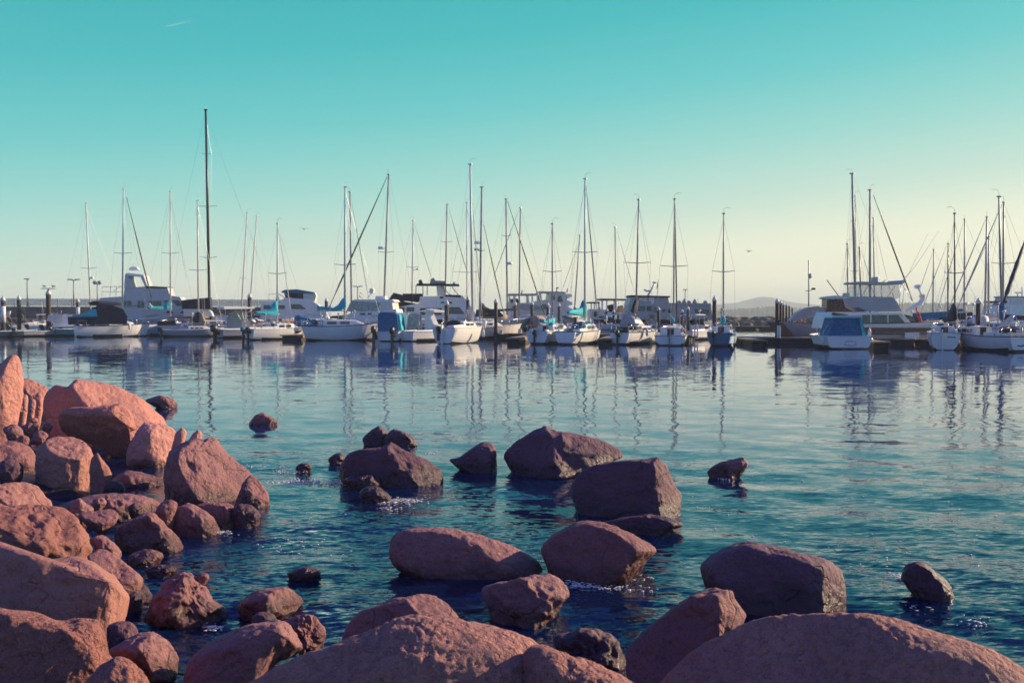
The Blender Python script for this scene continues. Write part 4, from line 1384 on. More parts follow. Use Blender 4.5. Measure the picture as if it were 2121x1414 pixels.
MB().tube([(-.36, -.012, .33), (-.2, -.014, .27), (.05, -.014, .25), (.3, -.014, .27), (.46, -.012, .33)], .018, 5).build('name_underline', MATS['faded_lettering'], b.o)

b = sail('small white sailboat in shade with a navy sail cover rising up its mast', 1958, 725, 20, 5.4, 2.0, 1.12, bt=.92, rail=LBLUE, sheer=.1)
b.cabin(1.2, 4.2, 1.4, .42, win=2)
b.coaming(.1, 1.2)
b.mast((1977, 443), (1978, 690), 2.4, .055, SPAR, [(564, 20)])
b.rig(fore=False)
b.cover([(1952, 662), (1960, 659), (1968, 654), (1973, 640), (1977, 627), (1980, 640), (1980, 662), (1970, 666), (1958, 668)], NAVY, .28)
b.rudder(-.2)
b.tubes([[(1928, 700), (1930, 690), (1942, 688)]], .02, CHROME, 'stern_rail', t=.2)
b.pulpit(stern=False)
MB().box((.36, -.02, .86), (.5, .012, .07)).build('name_plate', MATS['faded_lettering'], b.o)

b = sail('shaded sailboat cut off by the right frame edge, oval transom with a dark emblem', 2117, 729, -13, 6.2, 1.9, .95, bt=.9, rail=NAVYP)
b.cabin(3.6, 6.4, 1.4, .5)
b.coaming(.2, 2.6)
b.mast((2069, 408), (2075, 664), 3.4, .07, GSPAR, [])
b.rig(fore=False, back=False)
b.furl((2126, 490), (2079, 625), .14, SPAR, t=.6, lumpy=.12)
b.canvas([(2074, 700), (2075, 680), (2080, 675), (2104, 676), (2106, 699)], NAVY, 2.2, (.3, .6, 0), 'dodger')
b.canvas([(2066, 678), (2078, 668), (2096, 652), (2104, 654), (2092, 676)], CANV, 1.6, (.5, .7, 0), 'bimini')
b.cover([(2072, 662), (2072, 632), (2076, 624), (2080, 640), (2083, 650), (2077, 662)], BLUE, .3, boom=False)
b.tubes([[(2104, 654), (2116, 690)], [(2088, 676), (2100, 655)], [(2060, 684), (2092, 678)], [(2060, 700), (2058, 678)], [(2066, 700), (2066, 680)]], .03, CHROME, 'bimini_frame', t=1.4)
b.pulpit()
MB().tube([(-.35, -.02, .42), (-.1, -.03, .36), (.15, -.03, .46), (.4, -.02, .56)], .04, 5).build('emblem', MATS['faded_lettering'], b.o)

# small open boats at the far left of the row
b = Boat('runabout', 'small runabout with a turquoise-blue hull and bright sunlit deck', 'motorboat', 112, 696, 50, None, G_POWER)
b.hull(5.2, 1.9, .75, m=BHULL, rail=WHITE, deckm=WHITE, chine=True)
b.canvas([(107, 678), (112, 664), (126, 650), (136, 650), (141, 664), (143, 676)], WHITE, 2.2, (.3, .6, 0), 'windshield_frame', scale=.9)
b.canvas([(96, 664), (100, 652), (124, 650), (112, 668)], CANV, 1.6, (.2, .4, 0), 'canvas_cover')
b.outboard(-.2, .3, 1.2)
b = Boat('open_skiff', 'low dark skiff with a tilted outboard and a raised pole', 'motorboat', 38, 697, 40, None, G_POWER)
b.hull(5.0, 1.8, .55, m=GREY, rail=WHITE, chine=True)
b.outboard(.1, .3, 1.2)
b.tubes([[(29, 672), (17, 652)]], .05, TAN, 'raised_pole', t=.6)
b.canvas([(13, 653), (15, 645), (21, 644), (19, 653)], RUBBER, .6, (.1, .2, 0), 'pole_cushion', puff=True)
b = Boat('open_skiff', 'half-hidden dark skiff cut off by the left frame edge', 'motorboat', -14, 698, 30, None, G_POWER)
b.hull(5.0, 2.0, .6, m=NAVYP, rail=LBLUE, chine=True)
b.outboard(.1, .2, 1.0)

# ---- second row: larger power boats ----------------------------------------
b = Boat('flybridge_trawler', 'flybridge trawler, white cabin toned grey for shade, with a tall arched window and cream bridge canvas', 'motor yacht', 207, None, 85, 119, G_POWER)
b.hull(11.6, 3.6, 1.75, m=GREY, rail=WHITE, bt=.85, rake=1.2, sheer=.3)
X0 = 1.25
c = b.slab([(207, 617), (250, 614), (255, 618), (258, 596), (303, 593), (346, 594), (352, 612), (372, 615), (388, 640), (392, 662), (207, 662)], X0, -X0, mat('white_paint_in_shade', (.52, .52, .52), .45, var=.06, scale=1.5), 'deckhouse')  # white superstructure, its shade put into a grey base colour
b.panes([(257, 623, 262, 632), (264, 623, 272, 632), (285, 623, 291, 637), (293, 623, 298, 637), (307, 623, 316, 633), (318, 623, 334, 633)], X0 + .02, c)
b.panes([[(338, 622), (350, 622), (356, 633), (344, 633)], [(356, 622), (370, 622), (383, 633), (366, 633)], (249, 641, 255, 650)], X0 + .02, c)
b.slab([(257, 597), (259, 568), (264, 568), (273, 596)], X0, -X0 + .1, MATS['white_paint_in_shade'], 'arch_leg')
b.slab([(290, 571), (297, 570), (306, 595), (301, 595)], X0, -X0 + .1, MATS['white_paint_in_shade'], 'arch_leg')
b.slab([(259, 567), (264, 565), (297, 569), (293, 573), (265, 571)], X0 + .03, -X0 + .08, WHITE, 'arch_top')
b.slab([(309, 597), (345, 597), (352, 616), (330, 618), (318, 610)], X0 - .05, -X0 + .1, CANV, 'bridge_canvas')
b.slab([(303, 592), (347, 594), (346, 597), (303, 597)], X0 + .05, -X0, NAVY, 'bimini')
b.panes([[(343, 648), (348, 644), (358, 645), (359, 650)], [(372, 648), (377, 644), (387, 646), (388, 650)]], 1.72, b.hull_o, name='porthole')
b.tubes([[(211, 613), (212, 594), (252, 593)], [(211, 604), (250, 604)], [(228, 613), (229, 594)], [(240, 613), (241, 593)], [(236, 602), (250, 593)]], .03, CHROME, 'bridge_rail', x=1.0)
b.tubes([[(277, 560), (276, 546)]], .03, GSPAR, 'antenna', x=0)
b.slab([(267, 556), (272, 552), (283, 553), (286, 558), (275, 561), (268, 560)], .4, -.4, WHITE, 'radar')
b.tubes([[(252, 634), (292, 634)], [(300, 655), (330, 652)]], .03, BROWN, 'grab_rail', x=X0 + .06)

b = Boat('motor_yacht', 'long low motor yacht hidden under the tall black mast, dark canopy and white bow', 'motor yacht', 372, None, 80, 110, G_POWER)
b.hull(8.0, 2.8, 1.25, m=WHITE, rail=NAVYP, rake=.9)
b.slab([(375, 622), (402, 619), (434, 616), (436, 640), (377, 640)], 1.0, -1.0, NAVY, 'canopy')
b.slab([(418, 655), (418, 640), (428, 639), (437, 645), (441, 655)], .7, -.7, WHITE, 'cabin')
b.slab([(380, 655), (380, 640), (420, 640), (422, 655)], 1.0, -1.0, CREAM, 'deckhouse')

b = Boat('sedan_cruiser', 'sedan cruiser with a navy bimini and cream curtains on its bridge', 'motor yacht', 540, None, 84, 116, G_POWER)
b.hull(8.2, 3.2, 1.5, m=WHITE, rail=GREY, rake=.9)
c = b.slab([(540, 626), (583, 622), (590, 616), (640, 620), (658, 630), (676, 648), (680, 660), (540, 660)], 1.2, -1.2, WHITE, 'deckhouse')
b.panes([(546, 632, 560, 640), (566, 632, 590, 640), [(602, 630), (622, 630), (634, 640), (604, 640)]], 1.22, c)
b.slab([(582, 604), (590, 600), (616, 599), (650, 605), (649, 608), (584, 606)], 1.0, -1.0, BLUE, 'bimini')
c = b.slab([(588, 606), (628, 608), (627, 622), (592, 620)], .95, -.95, NAVY, 'bridge_enclosure')
b.slab([(628, 608), (652, 606), (655, 612), (652, 624), (628, 623)], .98, -.9, CANV, 'bridge_curtain')
b.tubes([[(576, 608), (600, 623)], [(588, 606), (608, 622)]], .05, CANV, 'bimini_strut', x=1.05)
b.tubes([[(556, 622), (556, 609), (574, 609), (574, 622)], [(660, 646), (682, 640)]], .03, CHROME, 'rail', x=.9)
b.slab([(571, 622), (572, 614), (576, 613), (578, 622)], .3, -.3, WHITE, 'seat_back')

b = Boat('express_cruiser', 'express cruiser with greenish clear curtains and a sunlit cream aft panel', 'motor yacht', 838, None, -80, 104, G_POWER)
b.hull(7.4, 3.0, 1.25, m=WHITE, rail=GREY, rake=1.0)
c = b.slab([(712, 668), (722, 650), (740, 645), (790, 644), (820, 640), (826, 668)], -1.15, 1.15, WHITE, 'deckhouse')
b.slab([(716, 645), (728, 622), (786, 622), (782, 645)], -1.05, 1.05, VINYL, 'clear_curtain')
b.slab([(727, 623), (735, 620), (812, 620), (817, 625), (788, 627)], -1.1, 1.1, WHITE, 'hardtop')
b.slab([(788, 626), (812, 625), (815, 645), (780, 645)], -1.1, 1.1, CREAM, 'aft_curtain')
b.panes([(746, 648, 756, 652), (762, 648, 770, 652)], -1.17, c)
b.tubes([[(760, 618), (769, 608)], [(755, 610), (746, 606), (744, 614), (754, 618)]], .05, WHITE, 'radar_mast', x=0)
b.slab([(764, 606), (766, 598), (771, 596), (774, 600), (773, 607), (767, 608)], -.2, .2, WHITE, 'radar')
b.slab([(777, 621), (778, 613), (797, 613), (799, 620)], -.35, .35, WHITE, 'deck_locker')
b.tubes([[(730, 665), (742, 643), (750, 640)], [(738, 660), (764, 659)]], .03, CHROME, 'bow_rail', x=-1.0)

b = Boat('flybridge_yacht', 'flybridge yacht with a dark flat hardtop on posts and black canvas aft', 'motor yacht', 800, None, 85, 112, G_POWER)
b.hull(10.4, 3.6, 1.7, m=WHITE, rail=GREY, rake=1.2, sheer=.3)
c = b.slab([(802, 660), (803, 640), (868, 628), (870, 614), (958, 612), (974, 632), (985, 650), (988, 660)], 1.35, -1.35, WHITE, 'deckhouse')
b.panes([(822, 636, 838, 645), (842, 636, 858, 646), (870, 638, 890, 652), (896, 638, 915, 652), [(922, 636), (952, 636), (962, 650), (922, 650)]], 1.37, c)
b.panes([(911, 614, 918, 618), (913, 625, 920, 628), (925, 625, 936, 629)], 1.37, c, BLACK, 'vent')
b.slab([(862, 591), (864, 587), (950, 588), (952, 592)], 1.2, -1.2, NAVY, 'hardtop')
b.slab([(906, 612), (904, 590), (920, 590), (922, 612)], .9, -.9, CREAM, 'bridge_panel')
b.slab([(868, 589), (867, 580), (873, 579), (877, 589)], .3, -.3, NAVY, 'speaker_box')
b.slab([(890, 588), (892, 578), (898, 575), (902, 581), (922, 582), (922, 588)], .3, -.3, GSPAR, 'radar_base')
b.slab([(938, 588), (938, 584), (943, 584), (943, 589)], .2, -.2, WHITE, 'searchlight')
b.slab([(803, 640), (806, 618), (815, 606), (832, 610), (836, 624), (868, 630), (870, 637)], 1.3, -1.3, NAVY, 'aft_canvas')
b.slab([(832, 622), (834, 608), (876, 608), (876, 614), (866, 626)], 1.1, -1.1, NAVY, 'bridge_cover')
b.slab([(920, 614), (924, 610), (954, 611), (955, 616)], 1.4, -1.0, NAVY, 'windscreen_cover')
b.tubes([[(861, 612), (862, 590)], [(885, 612), (885, 590)], [(876, 612), (876, 590)], [(913, 591), (936, 614), (960, 650)], [(936, 594), (966, 632)]], .05, GSPAR, 'bridge_post', x=1.1)

b = Boat('motor_yacht', 'large grey-hulled yacht with a sharply raked bow beyond the front dock', 'motor yacht', 985, None, 72, 100, G_POWER)
b.hull(6.2, 3.4, 1.75, m=GREY, rail=LBLUE, rake=1.7, sheer=.2)
c = b.slab([(995, 656), (998, 641), (1030, 640), (1046, 656)], 1.0, -1.0, NAVY, 'deckhouse')
b.slab([(1000, 651), (1008, 647), (1012, 652)], 1.05, 1.2, ORANGE, 'life_vest')
b.slab([(1053, 656), (1053, 643), (1057, 643), (1057, 656)], .2, 0, WHITE, 'rail_post')

b = Boat('motor_yacht', 'tall white yacht with arched deck windows and a stepped sunlit bow', 'motor yacht', 1050, None, 84, 126, G_POWER)
b.hull(9.0, 3.6, 1.6, m=CREAM, rail=WHITE, rake=.8)
c = b.slab([(1052, 660), (1053, 627), (1100, 627), (1118, 622), (1136, 620), (1138, 606), (1172, 605), (1173, 660)], 1.4, -1.4, CREAM, 'deckhouse')
for k, xx in enumerate((1054, 1063, 1074, 1090, 1101, 1112)):
    b.slab([(xx, 628), (xx, 611), (xx + 2.5 + k % 2 * 2, 611), (xx + 4 + k % 2 * 3, 628)], 1.35, 1.15, CREAM, 'deck_post')
b.slab([(1054, 628), (1058, 619), (1072, 618), (1076, 628)], .6, -.6, NAVY, 'deck_cover')
b.slab([(1117, 622), (1117, 607), (1121, 607), (1122, 622)], 1.35, 1.1, CREAM, 'deck_post')
b.panes([[(1154, 624), (1156, 613), (1162, 612), (1166, 625)], (1142, 611, 1149, 621), (1064, 634, 1074, 641), (1082, 634, 1092, 641), (1120, 630, 1132, 640)], 1.42, c)
b.slab([(1052, 612), (1054, 608), (1112, 608), (1112, 612)], 1.5, -1.4, GREY, 'upper_deck')
b.slab([(1115, 607), (1118, 603), (1170, 604), (1170, 607)], 1.5, -1.4, GREY, 'bridge_roof')
b.slab([(1173, 655), (1173, 608), (1183, 609), (1186, 613), (1173, 620), (1185, 626), (1186, 631), (1175, 634), (1187, 641), (1187, 645)], 1.2, -1.2, WHITE, 'stepped_bow')
b.slab([(1060, 640), (1064, 629), (1110, 631), (1130, 642)], 1.45, 1.6, GREY, 'tender_cover')
b.tubes([[(1152, 606), (1153, 596), (1158, 596)], [(1174, 606), (1176, 598)], [(1080, 610), (1082, 601)]], .1, GSPAR, 'antenna', x=.6)

b = Boat('houseboat', 'cluttered houseboat with dark flat roofs on two levels', 'houseboat', 1222, None, 86, 116, G_POWER)
b.hull(5.4, 3.2, .9, m=GREY, rail=WHITE, rake=.4, bt=.95)
c = b.slab([(1224, 672), (1224, 640), (1258, 641), (1260, 646), (1302, 646), (1302, 672)], 1.3, -1.3, CREAM, 'deckhouse')
for xx, yt, wd in ((1224, 627, 2), (1231, 627, 2), (1239, 627, 3), (1246, 621, 3), (1256, 621, 2), (1271, 621, 5), (1296, 621, 5)):
    b.slab([(xx, 647), (xx, yt), (xx + wd, yt), (xx + wd, 647)], 1.25, 1.05, WHITE, 'post')
b.slab([(1258, 646), (1261, 632), (1270, 630), (1272, 646)], .8, -.2, NAVY, 'deck_gear')
b.slab([(1280, 646), (1282, 634), (1290, 632), (1294, 646)], .6, -.4, TAN, 'deck_gear')
b.slab([(1241, 622), (1244, 618), (1303, 619), (1303, 622)], 1.5, -1.5, BROWN, 'upper_roof')
b.slab([(1221, 628), (1222, 625), (1242, 625), (1242, 628)], 1.5, -1.5, NAVY, 'lower_roof')
b.panes([(1230, 645, 1238, 655), (1252, 648, 1258, 664), (1266, 650, 1282, 668)], 1.32, c)
b.slab([(1287, 672), (1288, 650), (1305, 649), (1306, 672)], 1.4, 1.32, GREY, 'side_door')

b = Boat('motor_yacht', 'long pale trawler yacht with a leaning radar arm and small red flag', 'motor yacht', 1290, None, 87, 100, G_POWER)
b.hull(9.2, 3.6, 1.5, m=GREY, rail=NAVYP, rake=.3, bt=.95)
c = b.slab([(1300, 660), (1302, 630), (1308, 614), (1384, 616), (1386, 628), (1472, 632), (1476, 660)], 1.35, -1.35, GREY, 'deckhouse')
b.slab([(1306, 615), (1308, 611), (1388, 613), (1388, 616)], 1.5, -1.4, NAVY, 'bridge_roof')
b.slab([(1386, 630), (1388, 627), (1472, 628), (1474, 633)], 1.5, -1.3, GREY, 'side_deck_roof')
b.panes([(1323, 617, 1331, 622), (1333, 617, 1340, 624), (1344, 616, 1352, 624)], 1.37, c, CREAM)
b.panes([(1322, 634, 1336, 644), (1340, 634, 1350, 644), (1354, 636, 1362, 646), (1372, 640, 1378, 646), (1384, 640, 1391, 648), [(1438, 640), (1470, 641), (1470, 650), (1450, 654), (1442, 652)], (1346, 652, 1354, 660)], 1.37, c)
b.slab([(1349, 616), (1349, 629), (1354, 629), (1355, 616)], 1.4, 1.3, WHITE, 'post')
b.tubes([[(1342, 612), (1350, 598), (1356, 586)], [(1334, 600), (1340, 603), (1348, 602)]], .1, WHITE, 'radar_arm', x=.3)
b.slab([(1352, 585), (1353, 583), (1360, 584), (1359, 587)], .5, .1, WHITE, 'radar')
b.slab([(1360, 598), (1361, 588), (1363, 580), (1363, 592), (1361, 598)], .3, .27, RED, 'flag')
b.tubes([[(1361, 612), (1363, 579)]], .02, GSPAR, 'flag_staff', x=.28)
for k, xx in enumerate((1408, 1418, 1428, 1440, 1462)):
    b.slab([(xx - 4, 629), (xx - 3, 624), (xx, 622 - k % 2 * 3), (xx + 3, 625), (xx + 4, 629)], .6, .1, GSPAR, 'deck_gear')

b = Boat('wooden_cruiser', 'old cruiser with a varnished brown wheelhouse, dark clipper bow and canvas-covered dinghy on deck', 'motor yacht', 1800, None, -85, 85, G_POWER)
b.hull(8.6, 3.0, 1.35, m=GREY, rail=LBLUE, rake=1.6, sheer=.35)
b.slab([(1588, 668), (1646, 668), (1640, 698), (1616, 698)], -.9, -.4, BROWN, 'bow_planking', scale=.6)
c = b.slab([(1712, 656), (1713, 618), (1766, 618), (1789, 644), (1790, 656)], -1.0, 1.0, BROWN, 'wheelhouse')
b.panes([(1718, 621, 1740, 639), (1745, 621, 1764, 639), [(1766, 622), (1768, 622), (1784, 642), (1766, 640)]], -1.02, c)
b.slab([(1706, 617), (1712, 614), (1728, 612), (1768, 614), (1770, 618), (1712, 619)], -1.1, 1.1, LBLUE, 'wheelhouse_roof')
b.slab([(1636, 664), (1650, 648), (1672, 637), (1695, 634), (1710, 640), (1712, 652), (1690, 656), (1650, 664)], -.7, .5, GREY, 'covered_dinghy')
b.slab([(1712, 662), (1720, 646), (1800, 646), (1800, 674), (1712, 674)], -1.1, 1.1, WHITE, 'deckhouse')
b.tubes([[(1738, 614), (1724, 595), (1713, 580)]], .04, SPAR, 'boat_pole', x=-.4)
b.slab([(1747, 613), (1748, 607), (1760, 607), (1760, 613)], -.3, .2, GREY, 'roof_locker')
b.tubes([[(1675, 635), (1675, 539)]], .055, GSPAR, 'signal_mast', x=0)
b.tubes([[(1668, 603), (1682, 601)]], .03, GSPAR, 'crosstree', x=0)
b.slab([(1676, 577), (1676, 567), (1680, 566), (1681, 576)], -.1, .1, GREY, 'radar_reflector')
b.slab([(1682, 600), (1682, 596), (1689, 596), (1689, 600)], -.15, .15, BLACK, 'deck_lamp')
b.tubes([[(1651, 667), (1652, 651)]], .06, BROWN, 'bow_post', x=-.5)

b = Boat('sedan_yacht', 'white sedan yacht with brown rubbing strakes, clear-curtained flybridge and raked windshield', 'motor yacht', 1705, None, 84, 79, G_POWER)
b.hull(10.6, 3.6, 1.65, m=WHITE, rail=BROWN, rake=1.1, sheer=.18)
XS = 1.45
c = b.slab([(1712, 680), (1716, 660), (1722, 646), (1868, 648), (1888, 676), (1890, 680)], XS, -XS, WHITE, 'deckhouse')
b.panes([(1786, 652, 1802, 671), (1806, 652, 1837, 671), [(1841, 652), (1861, 652), (1876, 671), (1841, 671)]], XS + .02, c)
b.panes([[(1865, 650), (1870, 650), (1890, 674), (1886, 676)]], XS + .03, c, WHITE, 'windshield_post')
b.panes([[(1872, 651), (1898, 656), (1908, 672), (1892, 674)]], .6, c, GLASS, 'windshield')
b.slab([(1774, 618), (1790, 614), (1850, 615), (1860, 628), (1868, 645), (1796, 644), (1780, 636)], XS - .2, -XS + .2, GREY, 'flybridge')
b.slab([(1776, 616), (1786, 590), (1862, 588), (1864, 616), (1855, 620)], XS - .25, -XS + .3, mat('bridge_curtain_vinyl', (.60, .58, .52), .2, alpha=.35, var=.15), 'clear_curtain')
b.slab([(1778, 585), (1782, 583), (1866, 585), (1874, 580), (1876, 583), (1868, 589), (1780, 588)], XS - .1, -XS + .1, GREY, 'hardtop')
b.tubes([[(1781, 588), (1776, 616)], [(1800, 590), (1784, 614)], [(1802, 590), (1814, 616)], [(1840, 592), (1852, 616)], [(1866, 588), (1862, 640)], [(1854, 592), (1838, 616)], [(1826, 590), (1826, 614)], [(1868, 588), (1890, 624)], [(1874, 586), (1868, 640)]], .028, CHROME, 'bridge_frame', x=XS - .22)
b.slab([(1810, 584), (1811, 574), (1818, 573), (1819, 584)], .3, -.2, GREY, 'radar_base')
b.tubes([[(1806, 575), (1822, 575)], [(1828, 584), (1836, 579)]], .04, WHITE, 'radar_bar', x=0)
b.slab([(1880, 644), (1908, 626), (1913, 620), (1916, 612), (1915, 622), (1908, 632), (1892, 642)], .4, -.2, WHITE, 'davit')
b.tubes([[(1910, 614), (1902, 596)]], .07, WHITE, 'davit_arm', x=.2)
b.slab([(1897, 594), (1898, 590), (1906, 589), (1907, 594), (1904, 598), (1899, 598)], .2, -.1, WHITE, 'searchlight')
b.slab([(1907, 614), (1909, 609), (1915, 609), (1916, 617), (1910, 619)], .2, -.1, WHITE, 'winch_head')
b.slab([(1708, 688), (1708, 678), (1958, 679), (1974, 683), (1966, 687)], 1.86, 1.79, BROWN, 'rub_strake')
b.slab([(1708, 693), (1708, 689.5), (1950, 689), (1962, 690), (1950, 692)], 1.85, 1.79, NAVYP, 'hull_stripe')
b.slab([(1725, 647), (1740, 649), (1758, 652), (1742, 655), (1722, 652)], XS + .03, XS, BLACK, 'roof_vent')
b.tubes([[(1784, 574), (1768, 360)]], .0, GSPAR, 'x', x=0) if False else None
b.tubes([[(1862, 588), (1883, 565), (1922, 484)], [(1866, 588), (1898, 548), (1945, 478)]], .014, GSPAR, 'outrigger', x=.3)
b.tubes([[(1898, 636), (1900, 650), (1908, 672)], [(1902, 646), (1912, 676)]], .06, RED, 'ensign', x=.9)
b.tubes([[(1898, 676), (1960, 672), (1974, 680)], [(1920, 686), (1920, 674)], [(1944, 686), (1944, 673)]], .02, CHROME, 'bow_rail', x=1.0)
b.slab([(1874, 704), (1875, 689), (1905, 689), (1903, 704)], 1.95, 1.84, WHITE, 'hull_panel')

b = Boat('flybridge_yacht', 'distant white flybridge yacht cut off by the right frame edge, radar on its mast', 'motor yacht', 2050, None, 84, 112, G_POWER)
b.hull(9.5, 3.4, 1.8, m=WHITE, rail=GREY, rake=1.0)
c = b.slab([(2056, 662), (2062, 644), (2066, 632), (2084, 630), (2090, 616), (2150, 616), (2160, 662)], 1.3, -1.3, WHITE, 'deckhouse')
b.panes([(2068, 634, 2076, 642), (2080, 634, 2088, 642), (2093, 620, 2104, 630), (2108, 620, 2118, 630)], 1.32, c, CREAM)
b.slab([(2064, 627), (2066, 623), (2086, 623), (2087, 627)], 1.3, -1.3, NAVY, 'bimini')
b.slab([(2088, 616), (2089, 613), (2160, 614), (2160, 617)], 1.4, -1.4, GREY, 'hardtop')
b.tubes([[(2108, 613), (2108, 606)], [(2102, 606), (2116, 606)], [(2117, 613), (2117, 594)]], .07, WHITE, 'radar_bar', x=0)
for (px0, dd, lb, poly, bims) in (
        (1905, 98, 'motorboat under a long turquoise-blue cover beyond the sedan yacht\'s bow', [(1906, 664), (1908, 648), (1940, 646), (1963, 645), (1966, 662)], None),
        (1985, 100, 'motorboat with a small turquoise bimini between the navy sail cover and the dark piling', [(1984, 646), (1986, 642), (1994, 639), (1995, 645)], [(1982, 660), (1984, 646), (1996, 646), (1997, 660)]),
        (1996, 96, 'motorboat under a dark navy cover just beside the dark piling', [(1997, 662), (2000, 648), (2012, 646), (2022, 656), (2022, 663)], None)):
    b = Boat('covered_motorboat', lb, 'motorboat', px0, None, 80, dd, G_POWER)
    b.hull(5.0, 2.2, 1.15, m=WHITE, rail=LBLUE, rake=.7)
    b.slab(poly, .9, -.9, NAVY if px0 == 1996 else BLUE, 'canvas_cover', scale=.92)
    if bims:
        b.slab(bims, .85, -.85, CREAM, 'cabin')

# ---- far berths: masts crowding behind the front row -----------------------
BM = [  # label, mast top, foot, distance, heading, spar, radius, spreaders, furled sail (from, to, r), radar
    ('sailboat with a leaning sun-bleached mast beside the trawler, short yard and masthead lamp', (178, 421), (187, 622), 126, 60, ALU, .09, [(554, 17)], None, [(191, 575, .45)], None),
    ('big yacht with a towering black mast and several spreaders', (426, 228), (434, 640), 112, 70, SPAR, .15, [(318, 10), (426, 20), (532, 18)], ((430, 245), (546, 560), .012), None, None),
    ('sailboat with the first of two slanted bare masts beside a dark piling', (512, 441), (501, 625), 130, 40, ALU, .085, [(575, 7)], None, None, None),
    ('sailboat with the second of two slanted bare masts, beyond the dark piling', (532, 448), (519, 612), 132, 40, ALU, .085, [], None, None, None),
    ('sailboat with dark-topped mast standing just behind the white sailboat lying side-on', (725, 398), (728, 640), 108, 35, GSPAR, .095, [(546, 10)], ((729, 422), (764, 620), .045), None, None),
    ('sailboat with a radar halfway up and long dark furled sail crossing other masts', (805, 362), (795, 640), 108, -75, GSPAR, .11, [(521, 16)], ((802, 366), (684, 632), .085), [(788, 513, .5)], None),
    ('sailboat with a crow\'s-nest platform on its mast among the flybridge yacht\'s posts', (856, 457), (853, 640), 118, 40, ALU, .09, [(552, 13)], ((859, 464), (896, 582), .04), [(865, 557, .35)], None),
    ('sailboat with a slim dark-tipped mast and pale furled sail slanting toward the forest of masts', (926, 424), (922, 630), 116, 55, GSPAR, .09, [(500, 12)], ((930, 432), (967, 562), .055), None, None),
    ('sailboat with a pale short mast standing just beside the tallest mast of the central group', (967, 420), (967, 640), 116, 20, ALU, .08, [(562, 30)], None, None, None),
    ('sailboat with stout grey mast, two radar domes and a sagging dark sail cover', (998, 388), (994, 650), 96, 62, GSPAR, .11, [(518, 8)], ((1002, 465), (1041, 640), .06), [(988, 502, .5), (987, 516, .45)], [(994, 626), (1000, 634), (1012, 640), (1040, 640), (1072, 638), (1074, 642), (1040, 645), (1010, 646), (995, 640)]),
    ('sailboat with a lone radar dome and thick furled sail over pilings', (1048, 413), (1051, 650), 104, 60, GSPAR, .095, [(487, 10)], ((1051, 416), (1128, 652), .075), [(1056, 545, .5)], None),
    ('sailboat with a plain dark mast crossed by its neighbour\'s furled sail', (1078, 431), (1075, 648), 106, -60, GSPAR, .09, [], ((1075, 434), (1022, 575), .04), None, None),
    ('sailboat with a short slanted mast behind the pleated turquoise cover', (1201, 488), (1190, 640), 118, 30, GSPAR, .085, [], ((1196, 510), (1163, 605), .03), None, None),
    ('sailboat with a thin mast above the houseboat roofs', (1274, 471), (1276, 640), 112, 40, GSPAR, .075, [], ((1278, 478), (1314, 604), .03), None, None),
    ('sailboat with a short thin mast beside the sedan yacht\'s hardtop, partly hidden', (1755, 505), (1756, 620), 105, 40, GSPAR, .075, [], None, None, None),
    ('sailboat with a very tall two-tone mast behind the varnished wheelhouse', (1765, 360), (1772, 640), 96, 40, GSPAR, .13, [(457, 6), (561, 8)], ((1769, 368), (1806, 470), .012), None, None),
    ('sailboat with a slender mast half hidden by the very tall two-tone mast', (1771, 406), (1773, 640), 101, 40, GSPAR, .06, [], None, None, None),
    ('sailboat with twin short dark spars beside the flybridge curtains', (1780, 513), (1783, 620), 102, 40, SPAR, .075, [], ((1784, 518), (1806, 590), .03), None, None),
    ('sailboat with a tall dark mast, wind arm and long furled sail crossing the flybridge', (1802, 394), (1802, 640), 93, 60, GSPAR, .11, [], ((1809, 404), (1890, 622), .075), None, None),
    ('sailboat with a short mast behind the tall one above the flybridge', (1809, 452), (1811, 620), 108, 40, GSPAR, .07, [], ((1812, 470), (1838, 580), .02), None, None),
    ('sailboat with a short lone mast beyond the davit', (1934, 517), (1932, 650), 112, -50, GSPAR, .08, [], ((1932, 522), (1905, 600), .03), None, None),
    ('sailboat with a medium dark mast behind the navy sail cover', (1964, 505), (1963, 655), 100, -55, SPAR, .08, [(563, 8)], ((1961, 508), (1906, 650), .035), None, None),
    ('sailboat with a slim pale mast and a slanting furled sail behind the navy-covered sailboat', (1998, 455), (1997, 660), 98, -55, GSPAR, .075, [], ((1995, 462), (1938, 655), .035), None, None),
    ('sailboat with a tall mast and long diagonal furled sail beside the dark piling', (2044, 450), (2040, 660), 92, -60, GSPAR, .09, [], ((2041, 455), (1965, 640), .05), None, None),
    ('sailboat with a straight mast standing close behind the dark piling', (2048, 491), (2047, 660), 99, -60, GSPAR, .09, [], ((2046, 500), (1982, 640), .045), None, None),
    ('sailboat with a thick grey mast and pale crosstrees near the right frame edge', (2079, 420), (2077, 660), 84, -55, GSPAR, .09, [(544, 24)], ((2075, 424), (1982, 640), .055), None, None),
]
